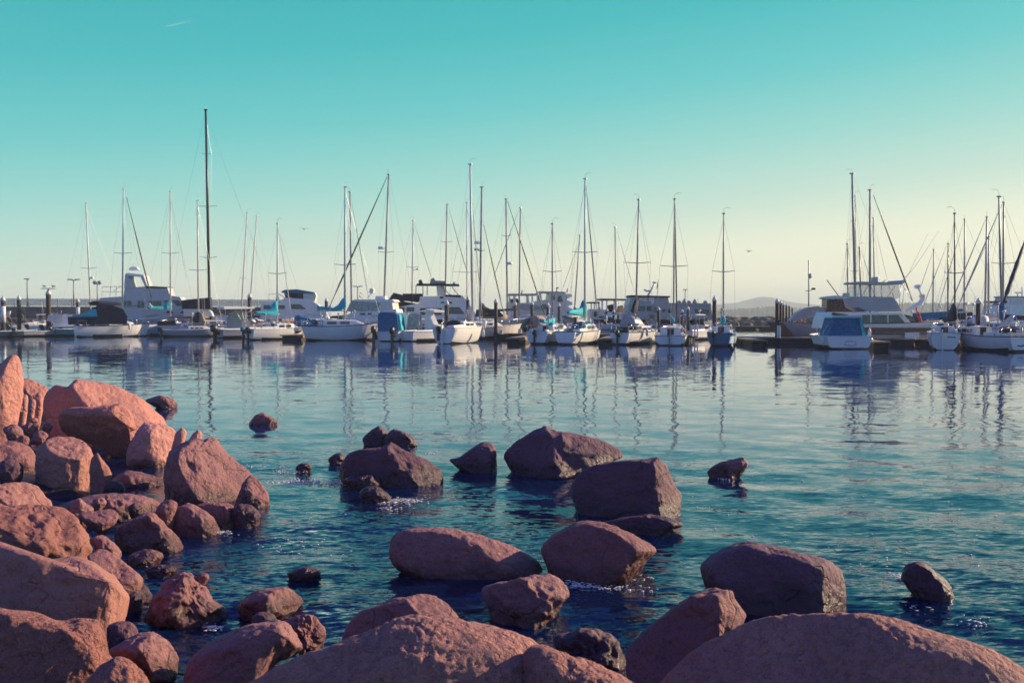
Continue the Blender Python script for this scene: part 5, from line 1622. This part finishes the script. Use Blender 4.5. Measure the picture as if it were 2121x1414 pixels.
for (lb, top, foot, dd, hd, sm, rr_, spd, fu, rad, cov) in BM:
    L_ = 8.0 + 1.5 * random.random() if rr_ < .14 else 12
    tm = L_ * .45
    # the boat lies under its mast
    foot_w = at_depth(foot[0], foot[1], dd)
    ang = R(hd)
    ox, oy = foot_w.x - math.sin(ang) * tm, dd - math.cos(ang) * tm
    b = Boat('sailboat', lb, 'sailboat', CX + ox / oy * FPX, None, hd, oy, G_BACK)
    mt_ = random.choice([WHITE, WHITE, CREAM, GREY, NAVYP])
    b.hull(L_, L_ * .29, 1.15, m=mt_, rail=random.choice([WHITE, BROWN, NAVYP]))
    b.cabin(L_ * .32, L_ * .72, L_ * .19, .5, win=3)
    b.coaming(.3, L_ * .31)
    b.mast(top, foot, tm, rr_, sm, spd, radar=rad, base=1.1)
    b.rig(fore=fu is None, back=True)
    if fu:
        b.furl(fu[0], fu[1], fu[2], GSPAR if fu[2] < .06 else SPAR)
    cvm = random.choice([NAVY, TAN, BLUE, CANV])
    if cov:
        b.cover(cov, NAVY, .3)
    elif hd != 20:
        e0, e1 = Vector((0, tm - .1, 2.1)), Vector((0, tm - L_ * .36, 2.05))
        MB().tube([e0, e0.lerp(e1, .3), e1], [.22, .17, .08], 8, 1.3).build('sail_cover', cvm, b.o, True)
    if random.random() < .6:
        b.dodger(L_ * .27, L_ * .38, L_ * .2, .75, random.choice([NAVY, BLUE, CANV, TAN]))
    b.pulpit()
    b.lifelines(L_ * .15, L_ * .75)
    b.clutter(5)


# ---- small craft crowding between the larger boats -------------------------
def cuddy(label, px, d, h, L, m, cm, top='soft', ob=True, F=.8):
    b = Boat('cuddy_boat', label, 'motorboat', px, None, h, d, 'small cuddy boats between the larger boats')
    b.hull(L, L * .36, F, m=m, rail=random.choice([WHITE, NAVYP, BROWN]), chine=True, bt=.9)
    b.cabin(L * .42, L * .82, L * .26, .55, win=2, door=False)
    b.coaming(.2, L * .42, hgt=.22)
    z = b.zdeck(L * .4) + .5
    w_ = L * .27
    b.panes_ws = MB().prism([(-w_ / 2, L * .44, z), (w_ / 2, L * .44, z), (w_ / 2 * .85, L * .38, z + .55), (-w_ / 2 * .85, L * .38, z + .55)], (0, .04, .02)).build('windshield', GLASS, b.o)
    if top == 'soft':
        b.dodger(L * .08, L * .42, L * .30, 1.35, cm)
    elif top == 'hard':
        MB().box((0, L * .30, z + 1.05), (L * .30, L * .34, .09), .94, b=.08).build('hardtop', cm, b.o)
        for sx in (-1, 1):
            for ty in (.16, .43):
                MB().tube([(sx * L * .13, L * ty, z - .5), (sx * L * .12, L * ty, z + 1.02)], .03, 6).build('hardtop_post', CHROME, b.o)
    elif top == 'cover':
        rg = []
        for y, zz, k in ((.05, .12, .9), (.2, .35, .95), (.42, .75, .9), (.62, .55, .8), (.85, .15, .5)):
            rg.append([(L * .17 * k * math.cos(q), L * y, b.zdeck(L * y) + zz * (max(0, math.sin(q)) ** .5)) for q in [math.pi * j / 8 for j in range(9)]])
        fix_normals(MB().loft(rg).build('canvas_cover', cm, b.o, True))
    if ob:
        b.outboard(0, .15, 1.1)
    b.pulpit(stern=False, hgt=.5)
    b.clutter(4)
    MB().tube([(L * .1, L * .3, z), (L * .1, L * .26, z + 2.6)], .014, 4).build('whip_antenna', WIRE, b.o)
    return b


for a in (
    ('white cuddy boat with rolled pale canvas before the quay, between the first two pilings', 22, 128, 50, 5.6, WHITE, CANV, 'cover'),
    ('cuddy boat with a bright bow lying before the quay, just past the second piling', 62, 126, 70, 5.6, WHITE, WHITE, 'hard'),
    ('low grey cuddy boat below the board where gulls perch', 92, 122, 60, 5.0, GREY, TAN, 'cover'),
    ('cuddy boat with white hardtop behind the turquoise-hulled runabout', 132, 118, 62, 6.0, WHITE, CANV, 'hard'),
    ('cuddy boat with pale soft top wedged between trawler bow and fishing boat', 432, 112, 60, 6.2, WHITE, CANV, 'soft'),
    ('cuddy boat with tan cover behind the fishing boat\'s white hardtop', 486, 110, 64, 6.0, CREAM, TAN, 'cover'),
    ('cuddy boat with blue soft top behind the sunlit finger pier', 604, 106, 62, 6.2, WHITE, BLUE, 'soft'),
    ('cuddy boat with white hardtop showing above the side-on sailboat\'s bow', 752, 103, 50, 6.2, WHITE, WHITE, 'hard'),
    ('cuddy boat with navy cover behind the walkaround boat', 872, 100, 40, 6.0, WHITE, NAVY, 'cover'),
    ('cuddy boat with white hardtop just beyond the sunlit sailboat\'s mast', 1000, 106, 60, 6.2, WHITE, WHITE, 'hard'),
    ('cuddy boat with tan soft top beside the pale dock boxes', 1096, 100, 50, 6.0, CREAM, TAN, 'soft'),
    ('sunlit cuddy boat with pale cover behind the blue dodger', 1206, 97, 48, 6.0, WHITE, CANV, 'cover'),
    ('white cuddy boat with hardtop moored under the houseboat', 1250, 100, 46, 6.0, WHITE, WHITE, 'hard'),
    ('cuddy boat with green-grey soft top behind the black dodger', 1292, 95, 46, 6.0, WHITE, GREY, 'soft'),
    ('cuddy boat with tan cover below the trawler yacht\'s bridge', 1345, 94, 46, 6.0, CREAM, TAN, 'cover'),
    ('cuddy boat with white hardtop behind the ladder posts', 1418, 92, 40, 5.6, WHITE, WHITE, 'hard'),
    ('cuddy boat with navy soft top beyond the navy-covered sailboat', 1992, 88, -50, 6.0, WHITE, NAVY, 'soft'),
    ('white cuddy boat with pale soft top beyond the tallest dark piling', 2058, 84, -55, 6.0, WHITE, CANV, 'soft'),
):
    cuddy(*a)

for b in SAILS:
    b.clutter(7)


# ------------------------------------------------------------------ docks, pilings, shore furniture
def piling(label, x, ytop, ybase_vis, wpx, sleeve=None, group='dark mooring pilings with pale conical caps', d=None):
    d = d or 0.40 / wpx * FPX
    p = at_depth(x, ytop, d)
    t = thing('piling', label, 'piling', (p.x, p.y, 0), 0, group)
    r = wpx / 2 * d / FPX
    ch = r * 2.3
    MB().lathe((0, 0, 0), [(r, -1.0), (r * 1.02, .3), (r * .98, p.z * .5), (r, p.z - ch)], 14).build('post', PILEM, t, True)
    MB().lathe((0, 0, p.z - ch), [(r * 1.12, -.05), (r * 1.14, .1), (r * .25, ch * .92), (.01, ch)], 14).build('cap', CAPM, t, True)
    if sleeve:
        z1 = at_depth(x, sleeve[0], d).z
        z0 = at_depth(x, sleeve[1], d).z
        MB().lathe((0, 0, 0), [(r * 1.1, z0), (r * 1.1, z1)], 14).build('sleeve', RUBBER, t, True)
    return t, p, d


piling('piling at the left frame edge with a white sleeve around its lower half', 6, 612, 665, 9, (634, 668), d=112)
piling('piling beside the left-edge white-sleeved one, no sleeve', 39, 611, 667, 8, d=114)
pt_, pp_, pd_ = piling('piling topped by a flat board where gulls perch', 100, 598, 652, 10, d=118)
piling('piling with a white lower sleeve beside the dark canvas cockpit', 161, 617, 655, 7, (636, 654), d=120)
piling('piling between the two slanted bare masts', 517, 606, 640, 8.5, d=124)
piling('piling showing behind the long turquoise sail cover', 676, 616, 640, 7, d=124)
piling('piling directly behind the nearly stern-on sunlit sailboat', 925, 620, 666, 9, d=92)
piling('piling beside the foot of the tallest central mast', 969, 613, 662, 7, d=108)
piling('piling rising from the pale dock before the grey-hulled yacht', 1027, 618, 686, 7.5, d=95)
piling('piling at the tip of the sagging dark sail cover', 1067, 624, 655, 6.5, d=110)
piling('piling beside the pale dock end, before the arched-window yacht', 1102, 623, 668, 6.5, d=104)
piling('piling just before the small turquoise-wrapped boom\'s mast', 1135, 626, 660, 6, d=110)
piling('piling between the small rounded-transom boat and the pleated turquoise cover', 1158, 627, 664, 6, d=108)
piling('piling hidden partly by the pleated turquoise sail cover', 1191, 632, 662, 6, d=114)
piling('piling at the corner of the houseboat, slimmest of three', 1241, 634, 665, 5.2, d=116)
piling('middle piling of three before the houseboat', 1257, 638, 668, 5.2, d=112)
piling('piling of three before the houseboat, nearest the black-dodger boat', 1271, 640, 676, 5.2, d=108)
piling('piling with pinkish sunlit side before the long pale trawler yacht', 1364, 635, 680, 6.2, d=92)
piling('short piling beside the scrap of turquoise cover', 1413, 640, 672, 5.5, d=98)
piling('piling before the trawler yacht\'s oval window', 1425, 634, 680, 6, d=92)
piling('thick tall piling beside the small bright blue sailboat', 1480, 612, 695, 9, d=84)
piling('tall piling with a blue-white pedestal at its foot, first of a receding line', 1610, 617, 700, 8.2, d=82)
for k, (x, yt, w_) in enumerate([(1617, 622, 6.2), (1622.5, 626, 5.4), (1629, 628, 4.8), (1635, 630, 4.2), (1641, 634, 3.6)]):
    piling(['piling right behind the first of the receding line', 'third piling in the receding line before the hills', 'fourth piling in the receding line before the hills', 'fifth piling in the receding line before the hills', 'last and smallest piling in the receding line'][k], x, yt, 660, w_, d=90 + 12 * k + 3 * k * k)
piling('tallest dark piling, standing between two shaded sailboats near the right frame edge', 2027, 616, 706, 10, d=74)

# board with gulls
bd = MB().box((pp_.x, pp_.y, pp_.z + .03), (1.65, .35, .08)).build('perch_board', TEAK)
tag(bd, 'flat board laid across the top of a piling, gulls standing on it', 'board')


def gull(label, x, y, z, k=1.0, rz=0.0):
    t = thing('gull', label, 'bird', (x, y, z), rz, 'gulls perched on the piling board')
    rg = []
    for q, r_, zz in ((-.24, .015, .20), (-.15, .05, .19), (-.03, .085, .18), (.07, .08, .20), (.12, .055, .26), (.15, .05, .31), (.19, .04, .33), (.22, .02, .325)):
        rg.append([(r_ * k * .8 * math.cos(a), q * k, (zz + r_ * math.sin(a)) * k) for a in [2 * math.pi * j / 8 for j in range(8)]])
    MB().loft(rg).tube([(.03 * k, -.0, 0), (.03 * k, 0, .12 * k)], .008, 4).tube([(-.03 * k, .0, 0), (-.03 * k, .0, .12 * k)], .008, 4).build('body', GULLW, t, True)
    MB().loft([[(sx * .07 * k, y_ * k, z_ * k) for sx, y_, z_ in ((-1, a, b), (1, a, b), (1.1, a, b - .08), (-1.1, a, b - .08))] for a, b in ((.06, .27), (-.12, .26), (-.3, .20))]).build('wing', GULLG, t, True)
    return t


gull('white gull on the perch board, at its sunlit end', pp_.x + .55, pp_.y, pp_.z + .07, 1.2, R(70))
gull('gull on the perch board, at its shaded end', pp_.x - .55, pp_.y, pp_.z + .07, 1.2, R(60))


def flying(label, px, py, d, span):
    p = at_depth(px, py, d)
    t = thing('flying_gull', label, 'bird', p, R(30))
    rg = [[(r_ * math.cos(a), q, r_ * math.sin(a)) for a in [2 * math.pi * j / 6 for j in range(6)]] for q, r_ in ((-.25, .01), (-.1, .06), (.1, .06), (.22, .02))]
    MB().loft(rg).build('body', GULLG, t, True)
    for sd_ in (1, -1):
        MB().loft([[(sd_ * x, -c / 2, z), (sd_ * x, c / 2, z + .01), (sd_ * x, c / 2, z + .02), (sd_ * x, -c / 2, z + .012)] for x, c, z in ((.03, .22, .02), (span * .25, .2, .16), (span * .5, .04, .06))]).build('wing', GULLG, t)


flying('gull in flight above the dark masts, beside the navy bimini cruiser', 630, 475, 120, 1.3)
flying('distant gull in flight in open sky above the hills', 1551, 521, 150, 1.3)

# contrail high over the harbour
ct = MB().tube([at_depth(x, y, 9000) for x, y in ((342, 54), (356, 53), (372, 49), (388, 45), (402, 43))], [3, 8, 7, 5, 1], 8)
cm = bpy.data.materials.new('thin_vapour')
cm.use_nodes = True
t_ = cm.node_tree
t_.nodes.clear()
o_ = t_.nodes.new('ShaderNodeOutputMaterial')
mx_ = t_.nodes.new('ShaderNodeMixShader')
tr_ = t_.nodes.new('ShaderNodeBsdfTransparent')
df_ = t_.nodes.new('ShaderNodeBsdfTranslucent')
df_.inputs[0].default_value = (.9, .9, .88, 1)
mx_.inputs[0].default_value = 0.05
t_.links.new(tr_.outputs[0], mx_.inputs[1])
t_.links.new(df_.outputs[0], mx_.inputs[2])
t_.links.new(mx_.outputs[0], o_.inputs[0])
tag(ct.build('contrail', cm, None, True), 'short faint vapour trail high in the turquoise sky', 'contrail')


# floating docks
def dock(label, pts, width, ztop=0.5, gap=False, group='floating docks between the boats'):
    t = thing('floating_dock', label, 'dock', pts[0], 0, group)
    o = Vector(pts[0])
    for i in range(len(pts) - 1):
        a, b = Vector(pts[i]) - o, Vector(pts[i + 1]) - o
        u_ = (b - a).normalized()
        n_ = Vector((-u_.y, u_.x, 0)) * width / 2
        up = Vector((0, 0, 1))
        MB().prism([a - n_ + up * (ztop - .10), b - n_ + up * (ztop - .10), b + n_ + up * (ztop - .10), a + n_ + up * (ztop - .10)], (0, 0, .10)).build('deck', PLANKM, t)
        L = (b - a).length
        nf = max(1, int(L / 3.2))
        MB().prism([a - n_ * 1.02 + up * (ztop - .26), b - n_ * 1.02 + up * (ztop - .26), b - n_ * .92 + up * (ztop - .26), a - n_ * .92 + up * (ztop - .26)], (0, 0, .23)).build('fascia', TEAK, t)
        for k in range(nf):
            c = a + u_ * (L * (k + .5) / nf)
            hl = L / nf * .42
            P = [c - u_ * hl - n_ * .9, c + u_ * hl - n_ * .9, c + u_ * hl + n_ * .9, c - u_ * hl + n_ * .9]
            MB().prism([p + up * -.3 for p in P], (0, 0, ztop + .18)).build('float', FLOATM, t)
    return t


def wpt(px, d):
    return (at_depth(px, 660, d).x, d, 0)


dock('long floating dock running behind the bows of the front row', [wpt(2350, 72), wpt(1900, 77), wpt(1530, 84)], 1.8)
dock('pale sunlit stretch of floating dock before the grey-hulled yacht', [wpt(1440, 88), wpt(1210, 93), wpt(995, 97)], 1.8, .55)
dock('far stretch of floating dock behind the side-on white sailboat', [wpt(940, 101), wpt(600, 110), wpt(330, 122)], 1.8)
dock('farthest stretch of floating dock beneath the trawler', [wpt(300, 124), wpt(-150, 138)], 1.8)
dock('short sunlit finger pier beside the stubby twin-outboard sailboat', [on_water(600, 705)[:2] + (0,), (on_water(600, 705).x + 1.5, on_water(600, 705).y + 8, 0)], 1.9, .5, group='finger piers')
dock('finger pier between the cabin cruiser and the small white sailboat', [on_water(1828, 722)[:2] + (0,), (on_water(1828, 722).x + .6, on_water(1828, 722).y + 9, 0)], 1.1, .5, group='finger piers')
dock('finger pier between the blue sailboat and the orange panel', [on_water(1575, 717)[:2] + (0,), (on_water(1575, 717).x + .4, on_water(1575, 717).y + 9, 0)], 1.1, .48, group='finger piers')
dock('finger pier between the boxy-transom and black-dodger sailboats', [on_water(1252, 714)[:2] + (0,), (on_water(1252, 714).x + 1.6, on_water(1252, 714).y + 9, 0)], 1.1, .48, group='finger piers')
dock('finger pier beside the nearly stern-on sunlit sailboat', [on_water(1062, 712)[:2] + (0,), (on_water(1062, 712).x + 1.6, on_water(1062, 712).y + 10, 0)], 1.1, .48, group='finger piers')
dock('finger pier beside the tallest dark piling', [on_water(2030, 724)[:2] + (0,), (on_water(2030, 724).x + .4, on_water(2030, 724).y + 8, 0)], 1.3, .48, group='finger piers')
dock('outer floating dock before the far breakwater', [wpt(1620, 150), wpt(1330, 158)], 2.2, .55)

# upside-down dinghy lying sunlit on the finger pier
p = on_water(601, 701)
bd = Boat('dinghy', 'small sunlit dinghy lying on the finger pier beside the stubby sailboat', 'dinghy', 582, None, 80, 94.5, 'small craft on the docks')
bd.hull(2.3, 1.1, .45, m=CREAM, rail=WHITE)
bd.o.location.z = .62

# dock furniture
def pedestal(label, px, ytop, ybot, wpx, d, m, name, cat, group=None, depth=.3, tp=.9):
    a, b = at_depth(px, ytop, d), at_depth(px, ybot, d)
    w_ = wpx * d / FPX
    t = thing(name, label, cat, (b.x, b.y, b.z), 0, group)
    hgt = a.z - b.z
    MB().box((0, 0, hgt * .46), (w_, depth, hgt * .92), tp, b=min(w_, depth) * .18).build('housing', m, t)
    MB().box((0, 0, hgt * .96), (w_ * 1.06, depth * 1.06, hgt * .08), .8).build('lid', m, t)
    return t


pedestal('blue-white power pedestal at the foot of the tall piling', 1613, 674, 700, 6, 80, LBLUE, 'power_pedestal', 'pedestal')
pedestal('tall grey locker standing on the dock beside the navy-covered sailboat', 2005, 663, 702, 14, 74, GREY, 'dock_locker', 'locker', depth=.5, tp=1.0)
pedestal('pale dock box on the sunlit dock, beside the piling before the grey-hulled yacht', 1038, 683, 692, 8, 95, CREAM, 'dock_box', 'dock box', 'dock boxes', .35)
pedestal('pale dock box on the sunlit dock, under the raked grey bow', 1077, 681, 690, 8, 95, CREAM, 'dock_box', 'dock box', 'dock boxes', .35)
pedestal('pair-mate white post of the boarding ladder, slightly lower', 1439, 672, 700, 3, 88, WHITE, 'ladder_post', 'post', 'white ladder posts on the dock', .12, 1.0)
pedestal('taller white post of the boarding ladder beside the wide shallow sailboat', 1444.5, 670, 701, 3, 88, WHITE, 'ladder_post', 'post', 'white ladder posts on the dock', .12, 1.0)
op = thing('rust_orange_panel', 'rust-orange upright panel with an arched notch at its foot, on the dock', 'panel', on_water(1655, 705) + Vector((0, 0, 0)))
q0 = op.location.copy()
d_op = q0.y
P = [at_depth(x, y, d_op) - q0 for x, y in ((1643, 669), (1646, 667), (1664, 667), (1667, 669), (1666, 686), (1665, 700), (1662, 698), (1659, 695), (1654, 694), (1650, 696), (1647, 700), (1644, 690))]
fix_normals(MB().prism(P, (0, .12, 0)).build('panel', ORANGE, op))
MB().tube([at_depth(1648, 700, d_op) - q0 + Vector((0, .06, 0)), at_depth(1648, 712, d_op) - q0 + Vector((0, .06, 0))], .05, 6).build('leg', ORANGE, op)
MB().tube([at_depth(1663, 699, d_op) - q0 + Vector((0, .06, 0)), at_depth(1663, 712, d_op) - q0 + Vector((0, .06, 0))], .05, 6).build('leg', ORANGE, op)

# fenders hanging on the boats' sides
for lb, px, py, d in (('white fender hanging off the cabin cruiser\'s port quarter', 1706, 706, 68.3), ('white fender hanging at the cabin cruiser\'s starboard quarter', 1801, 690, 70),
                      ('white fender on the bright side of the nearly stern-on sailboat', 1001, 690, 82.5), ('white fender near the black-dodger sailboat\'s bow', 1340, 688, 79),
                      ('pale fender hung between the two left-hand blue-hulled boats', 268, 676, 104), ('round white fender lying among the houseboat clutter', 1256, 660, 110),
                      ('white fender by the pleated turquoise cover\'s bow', 1222, 668, 86)):
    c = at_depth(px, py, d)
    f_ = MB().lathe((c.x, c.y, c.z), [(.02, -.32), (.09, -.28), (.11, -.1), (.11, .12), (.08, .27), (.03, .32), (.025, .40)], 10).build('fender', RUBBER, None, True)
    tag(f_, lb, 'fender', 'white fenders hanging from the boats')

# ------------------------------------------------------------------ quay, fence and lamps behind the left berths
qx0, qx1, qd = at_depth(-160, 640, 150).x, at_depth(575, 640, 165).x, 150
QZ = 3.55
qb = MB()
A0, A1 = Vector((qx0, 150, 0)), Vector((qx1, 168, 0))
qn = Vector((0.0, 9, 0))
qb.prism([A0 + Vector((0, 0, -1)), A1 + Vector((0, 0, -1)), A1 + qn + Vector((0, 0, -1)), A0 + qn + Vector((0, 0, -1))], (0, 0, QZ + 1))
tag(qb.build('quay_wall', mat('stained_concrete', (.20, .155, .145), .85, var=.3, scale=.6, bump=.5, bscale=2)), 'dark stone quay wall behind the trawler and the left berths', 'quay wall')
fe = thing('fence', 'long pale metal railing fence on top of the dark quay wall', 'fence', A0 + Vector((0, .5, QZ)))
fv = A1 - A0
for z in (.15, .5, .85, 1.2):
    MB().tube([(0, 0, z), fv + Vector((0, 0, z))], .035, 5).build('rail', LBLUE, fe)
nf = 26
for k in range(nf + 1):
    c = fv * (k / nf)
    MB().box((c.x, c.y, .62), (.09, .09, 1.28)).build('post', GSPAR, fe)
infill = mat('fence_mesh', (.40, .47, .48), .6, alpha=.45)
for k in range(nf):
    a, c = fv * (k / nf), fv * ((k + 1) / nf)
    MB().prism([a + Vector((.08, .02, .17)), c + Vector((-.08, .02, .17)), c + Vector((-.08, .02, 1.17)), a + Vector((.08, .02, 1.17))], (0, .015, 0)).build('mesh_panel', infill, fe)


def lamp(label, px, ytop, ybase, d, arms):
    b, t = at_depth(px, ybase, d), at_depth(px, ytop, d)
    o = thing('street_lamp', label, 'street lamp', (b.x, b.y, b.z), 0, 'lamps along the quay')
    hgt = t.z - b.z
    MB().tube([(0, 0, -.02), (0, 0, hgt)], [.13, .08], 8).build('pole', GSPAR, o, True)
    for (dx, dz, kind) in arms:
        e = dx * d / FPX
        if abs(dx) > .1:
            MB().tube([(0, 0, hgt - .15), (e, 0, hgt - .02 + dz)], .05, 6).build('arm', GSPAR, o)
        if kind == 'globe':
            MB().lathe((e, 0, hgt + dz), [(.05, -.3), (.28, -.18), (.36, .02), (.26, .24), (.05, .34)], 10).build('lamp_globe', GREY, o, True)
        else:
            MB().box((e, 0, hgt + dz + .02), (.9, .4, .16), .8).build('lamp_head', GSPAR, o)


lamp('single-headed lamp post rising above the quay fence near the left edge', 57, 578, 634, 152, [(0, 0, 'head')])
lamp('double-armed lamp post on the quay behind the white-sleeved pilings', 153, 579, 634, 156, [(-7, 0, 'head'), (9, 0, 'head')])
lamp('lamp post with two round globes beside the leaning sun-bleached mast', 202, 588, 634, 156, [(-5, .2, 'globe'), (5, .2, 'globe')])
lamp('small T-shaped lamp post far behind the express cruiser', 741, 593, 640, 190, [(-6, 0, 'head'), (6, 0, 'head')])
lamp('thin distant lamp post above the long pale trawler yacht', 1419, 600, 640, 190, [(0, 0, 'head')])

# ------------------------------------------------------------------ far breakwater, woods, mountain
def riprap():
    rng = random.Random(3)
    mb = MB()
    m = mat('riprap_stone', (.11, .085, .085), .85, var=.4, scale=.5)
    for k in range(1300):
        px = 1240 + rng.random() * 1150
        row = rng.random()
        d = 222 + row * 9
        if k >= 900:
            px = -150 + rng.random() * 720
            d = 146 + (px + 150) / 720 * 14 + row * 6
            row *= 1.9
        base = at_depth(px, 660, d)
        s = .5 + rng.random() * .9
        z = row * 1.15 + rng.uniform(-.2, .25)
        rg = []
        for zz, q in ((-.6, .6), (-.2, 1), (.3, .9), (.6, .45)):
            rg.append([(base.x + s * q * (1 + .3 * rng.random()) * math.cos(a), d + s * q * math.sin(a), z + zz * s * .8) for a in [6.283 * j / 6 + k for j in range(6)]])
        mb.loft(rg)
    o = mb.build('riprap', m)
    tag(o, 'dark rubble of the far breakwater beyond the floating dock', 'rubble', None, 'stuff')


riprap()


def woods(px0, px1, d, hfun, n, seed, name, label):
    rng = random.Random(seed)
    mb = MB()
    m = mat('far_foliage', (.05, .075, .045), .9, var=.35, scale=.03)
    for k in range(n):
        px = px0 + (px1 - px0) * rng.random()
        dd = d * (1 + .25 * rng.random())
        top = hfun(px) * (0.45 + .6 * rng.random() ** .6)
        c = at_depth(px, HY, dd)
        w_ = dd / FPX * rng.uniform(3, 7)
        rg = []
        for zz, q in ((0, .8), (.35, 1.0), (.7, .75), (.9, .4), (1.0, .08)):
            rg.append([(c.x + w_ * q * (.7 + .6 * rng.random()) * math.cos(a), dd + w_ * q * math.sin(a), top * zz * dd / d) for a in [6.283 * j / 7 + k for j in range(7)]])
        mb.loft(rg)
    tag(mb.build(name, m), label, 'woods', None, 'stuff')


woods(1180, 2300, 1800, lambda px: 2.4 + (650 - np.interp(px, [1180, 1480, 1540, 1600, 1650, 1700, 1850, 2300], [642, 642, 638, 634, 638, 636, 627, 627])) * 1800 / FPX, 1500, 11, 'far_woods', 'low wooded far shore across the bay')


def hill(pts, d, name, label, thick=1500):
    xs = np.linspace(pts[0][0], pts[-1][0], 160)
    top = np.interp(xs, [p[0] for p in pts], [p[1] for p in pts])
    rows = []
    for q in np.linspace(0, 1, 24):
        row = []
        for x, yv in zip(xs, top):
            hgt = max(0.0, at_depth(x, yv, d).z)
            prof = math.sin(min(q * 2, 1) * math.pi / 2) if q < .5 else 1 - ((q - .5) * 2) ** 1.5
            dd = d + (q - .5) * thick
            X = at_depth(x, yv, d).x
            row.append((X, dd, max(-3, hgt * prof - 1)))
        rows.append(row)
    P = np.array(rows).reshape(-1, 3)
    nz = fbm(P / 260.0, 4, 9)
    P[:, 2] += nz * np.clip(P[:, 2], 0, 60) * .10
    o = np_mesh(name, P, grid_quads(24, 160), mat('far_hillside', (.13, .12, .09), .9, var=.3, scale=.004))
    tag(o, label, None, None, 'structure')


hill([(1300, 652), (1400, 646), (1470, 637), (1490, 627), (1530, 624), (1545, 619), (1568, 614), (1585, 614), (1610, 620), (1640, 627), (1700, 632), (1800, 634), (2000, 640), (2300, 648)], 3600, 'mountain', 'pale blue mountain beyond the bay', 1000)
hill([(1100, 652), (1300, 646), (1480, 644), (1560, 641), (1650, 642), (1750, 638), (1900, 633), (2300, 630)], 2600, 'hills', 'low wooded hills on the far shore', 500)

# ------------------------------------------------------------------ foam
def foam_patch(mb, cx_, cy_, wx_, hy_, n, rng, s0=.02, s1=.05):
    for k in range(n):
        px, py = cx_ + rng.gauss(0, wx_ / 2.2), cy_ + rng.gauss(0, hy_ / 2.2)
        c = on_water(px, py)
        s = rng.uniform(s0, s1) * (c.y / 10) ** .5
        a0 = rng.random() * 6
        rg = []
        for zz, q in ((-.02, .9), (.006, 1.0), (.014, .5)):
            rg.append([(c.x + s * q * 2.0 * (.6 + .6 * rng.random()) * math.cos(a), c.y + s * q * (.6 + .6 * rng.random()) * math.sin(a), zz * s / .04 + .005) for a in [a0 + 6.283 * j / 6 for j in range(6)]])
        mb.loft(rg)


rng = random.Random(5)
mb = MB()
for a in ((605, 1000, 65, 9, 90), (705, 998, 40, 8, 45), (600, 976, 40, 4, 22), (832, 1037, 60, 9, 70), (760, 1055, 70, 5, 30), (700, 1062, 60, 4, 14), (890, 938, 30, 4, 12), (540, 965, 60, 4, 12), (660, 1060, 120, 30, 12),
          (1240, 1196, 110, 12, 90), (1200, 1215, 60, 14, 60), (1270, 1225, 90, 20, 40), (1190, 1240, 40, 8, 18),
          (450, 1102, 30, 6, 24), (1862, 1193, 16, 8, 16), (1940, 1255, 60, 16, 14), (2020, 1290, 40, 18, 14), (620, 1128, 80, 24, 14), (440, 1300, 22, 8, 18), (1500, 992, 40, 4, 6)):
    foam_patch(mb, a[0], a[1], a[2], a[3], int(a[4] * 2.6), rng, .003, .010)
for k in range(70):
    foam_patch(mb, rng.uniform(1250, 2100), rng.uniform(980, 1180), 2, 1, 1, rng, .003, .009)
tag(mb.build('foam', mat('sea_foam', (.82, .80, .78), .35, var=.05), None, True), 'white foam and floating flecks around the boulders', 'foam', None, 'stuff')

# ------------------------------------------------------------------ evening air over the bay
hz = MB().box((0, 2150, 34), (8000, 4700, 76)).build('haze', bpy.data.materials.new('evening_air'))
hz.location.z = 0
tag(hz, 'pale evening haze over the bay', None, None, 'stuff')
hm = hz.data.materials[0]
hm.use_nodes = True
t_ = hm.node_tree
t_.nodes.clear()
o_ = t_.nodes.new('ShaderNodeOutputMaterial')
v_ = t_.nodes.new('ShaderNodeVolumePrincipled')
v_.inputs['Color'].default_value = (.86, 1, .98, 1)
v_.inputs['Density'].default_value = 0.00036
v_.inputs['Anisotropy'].default_value = 0.0
t_.links.new(v_.outputs[0], o_.inputs['Volume'])
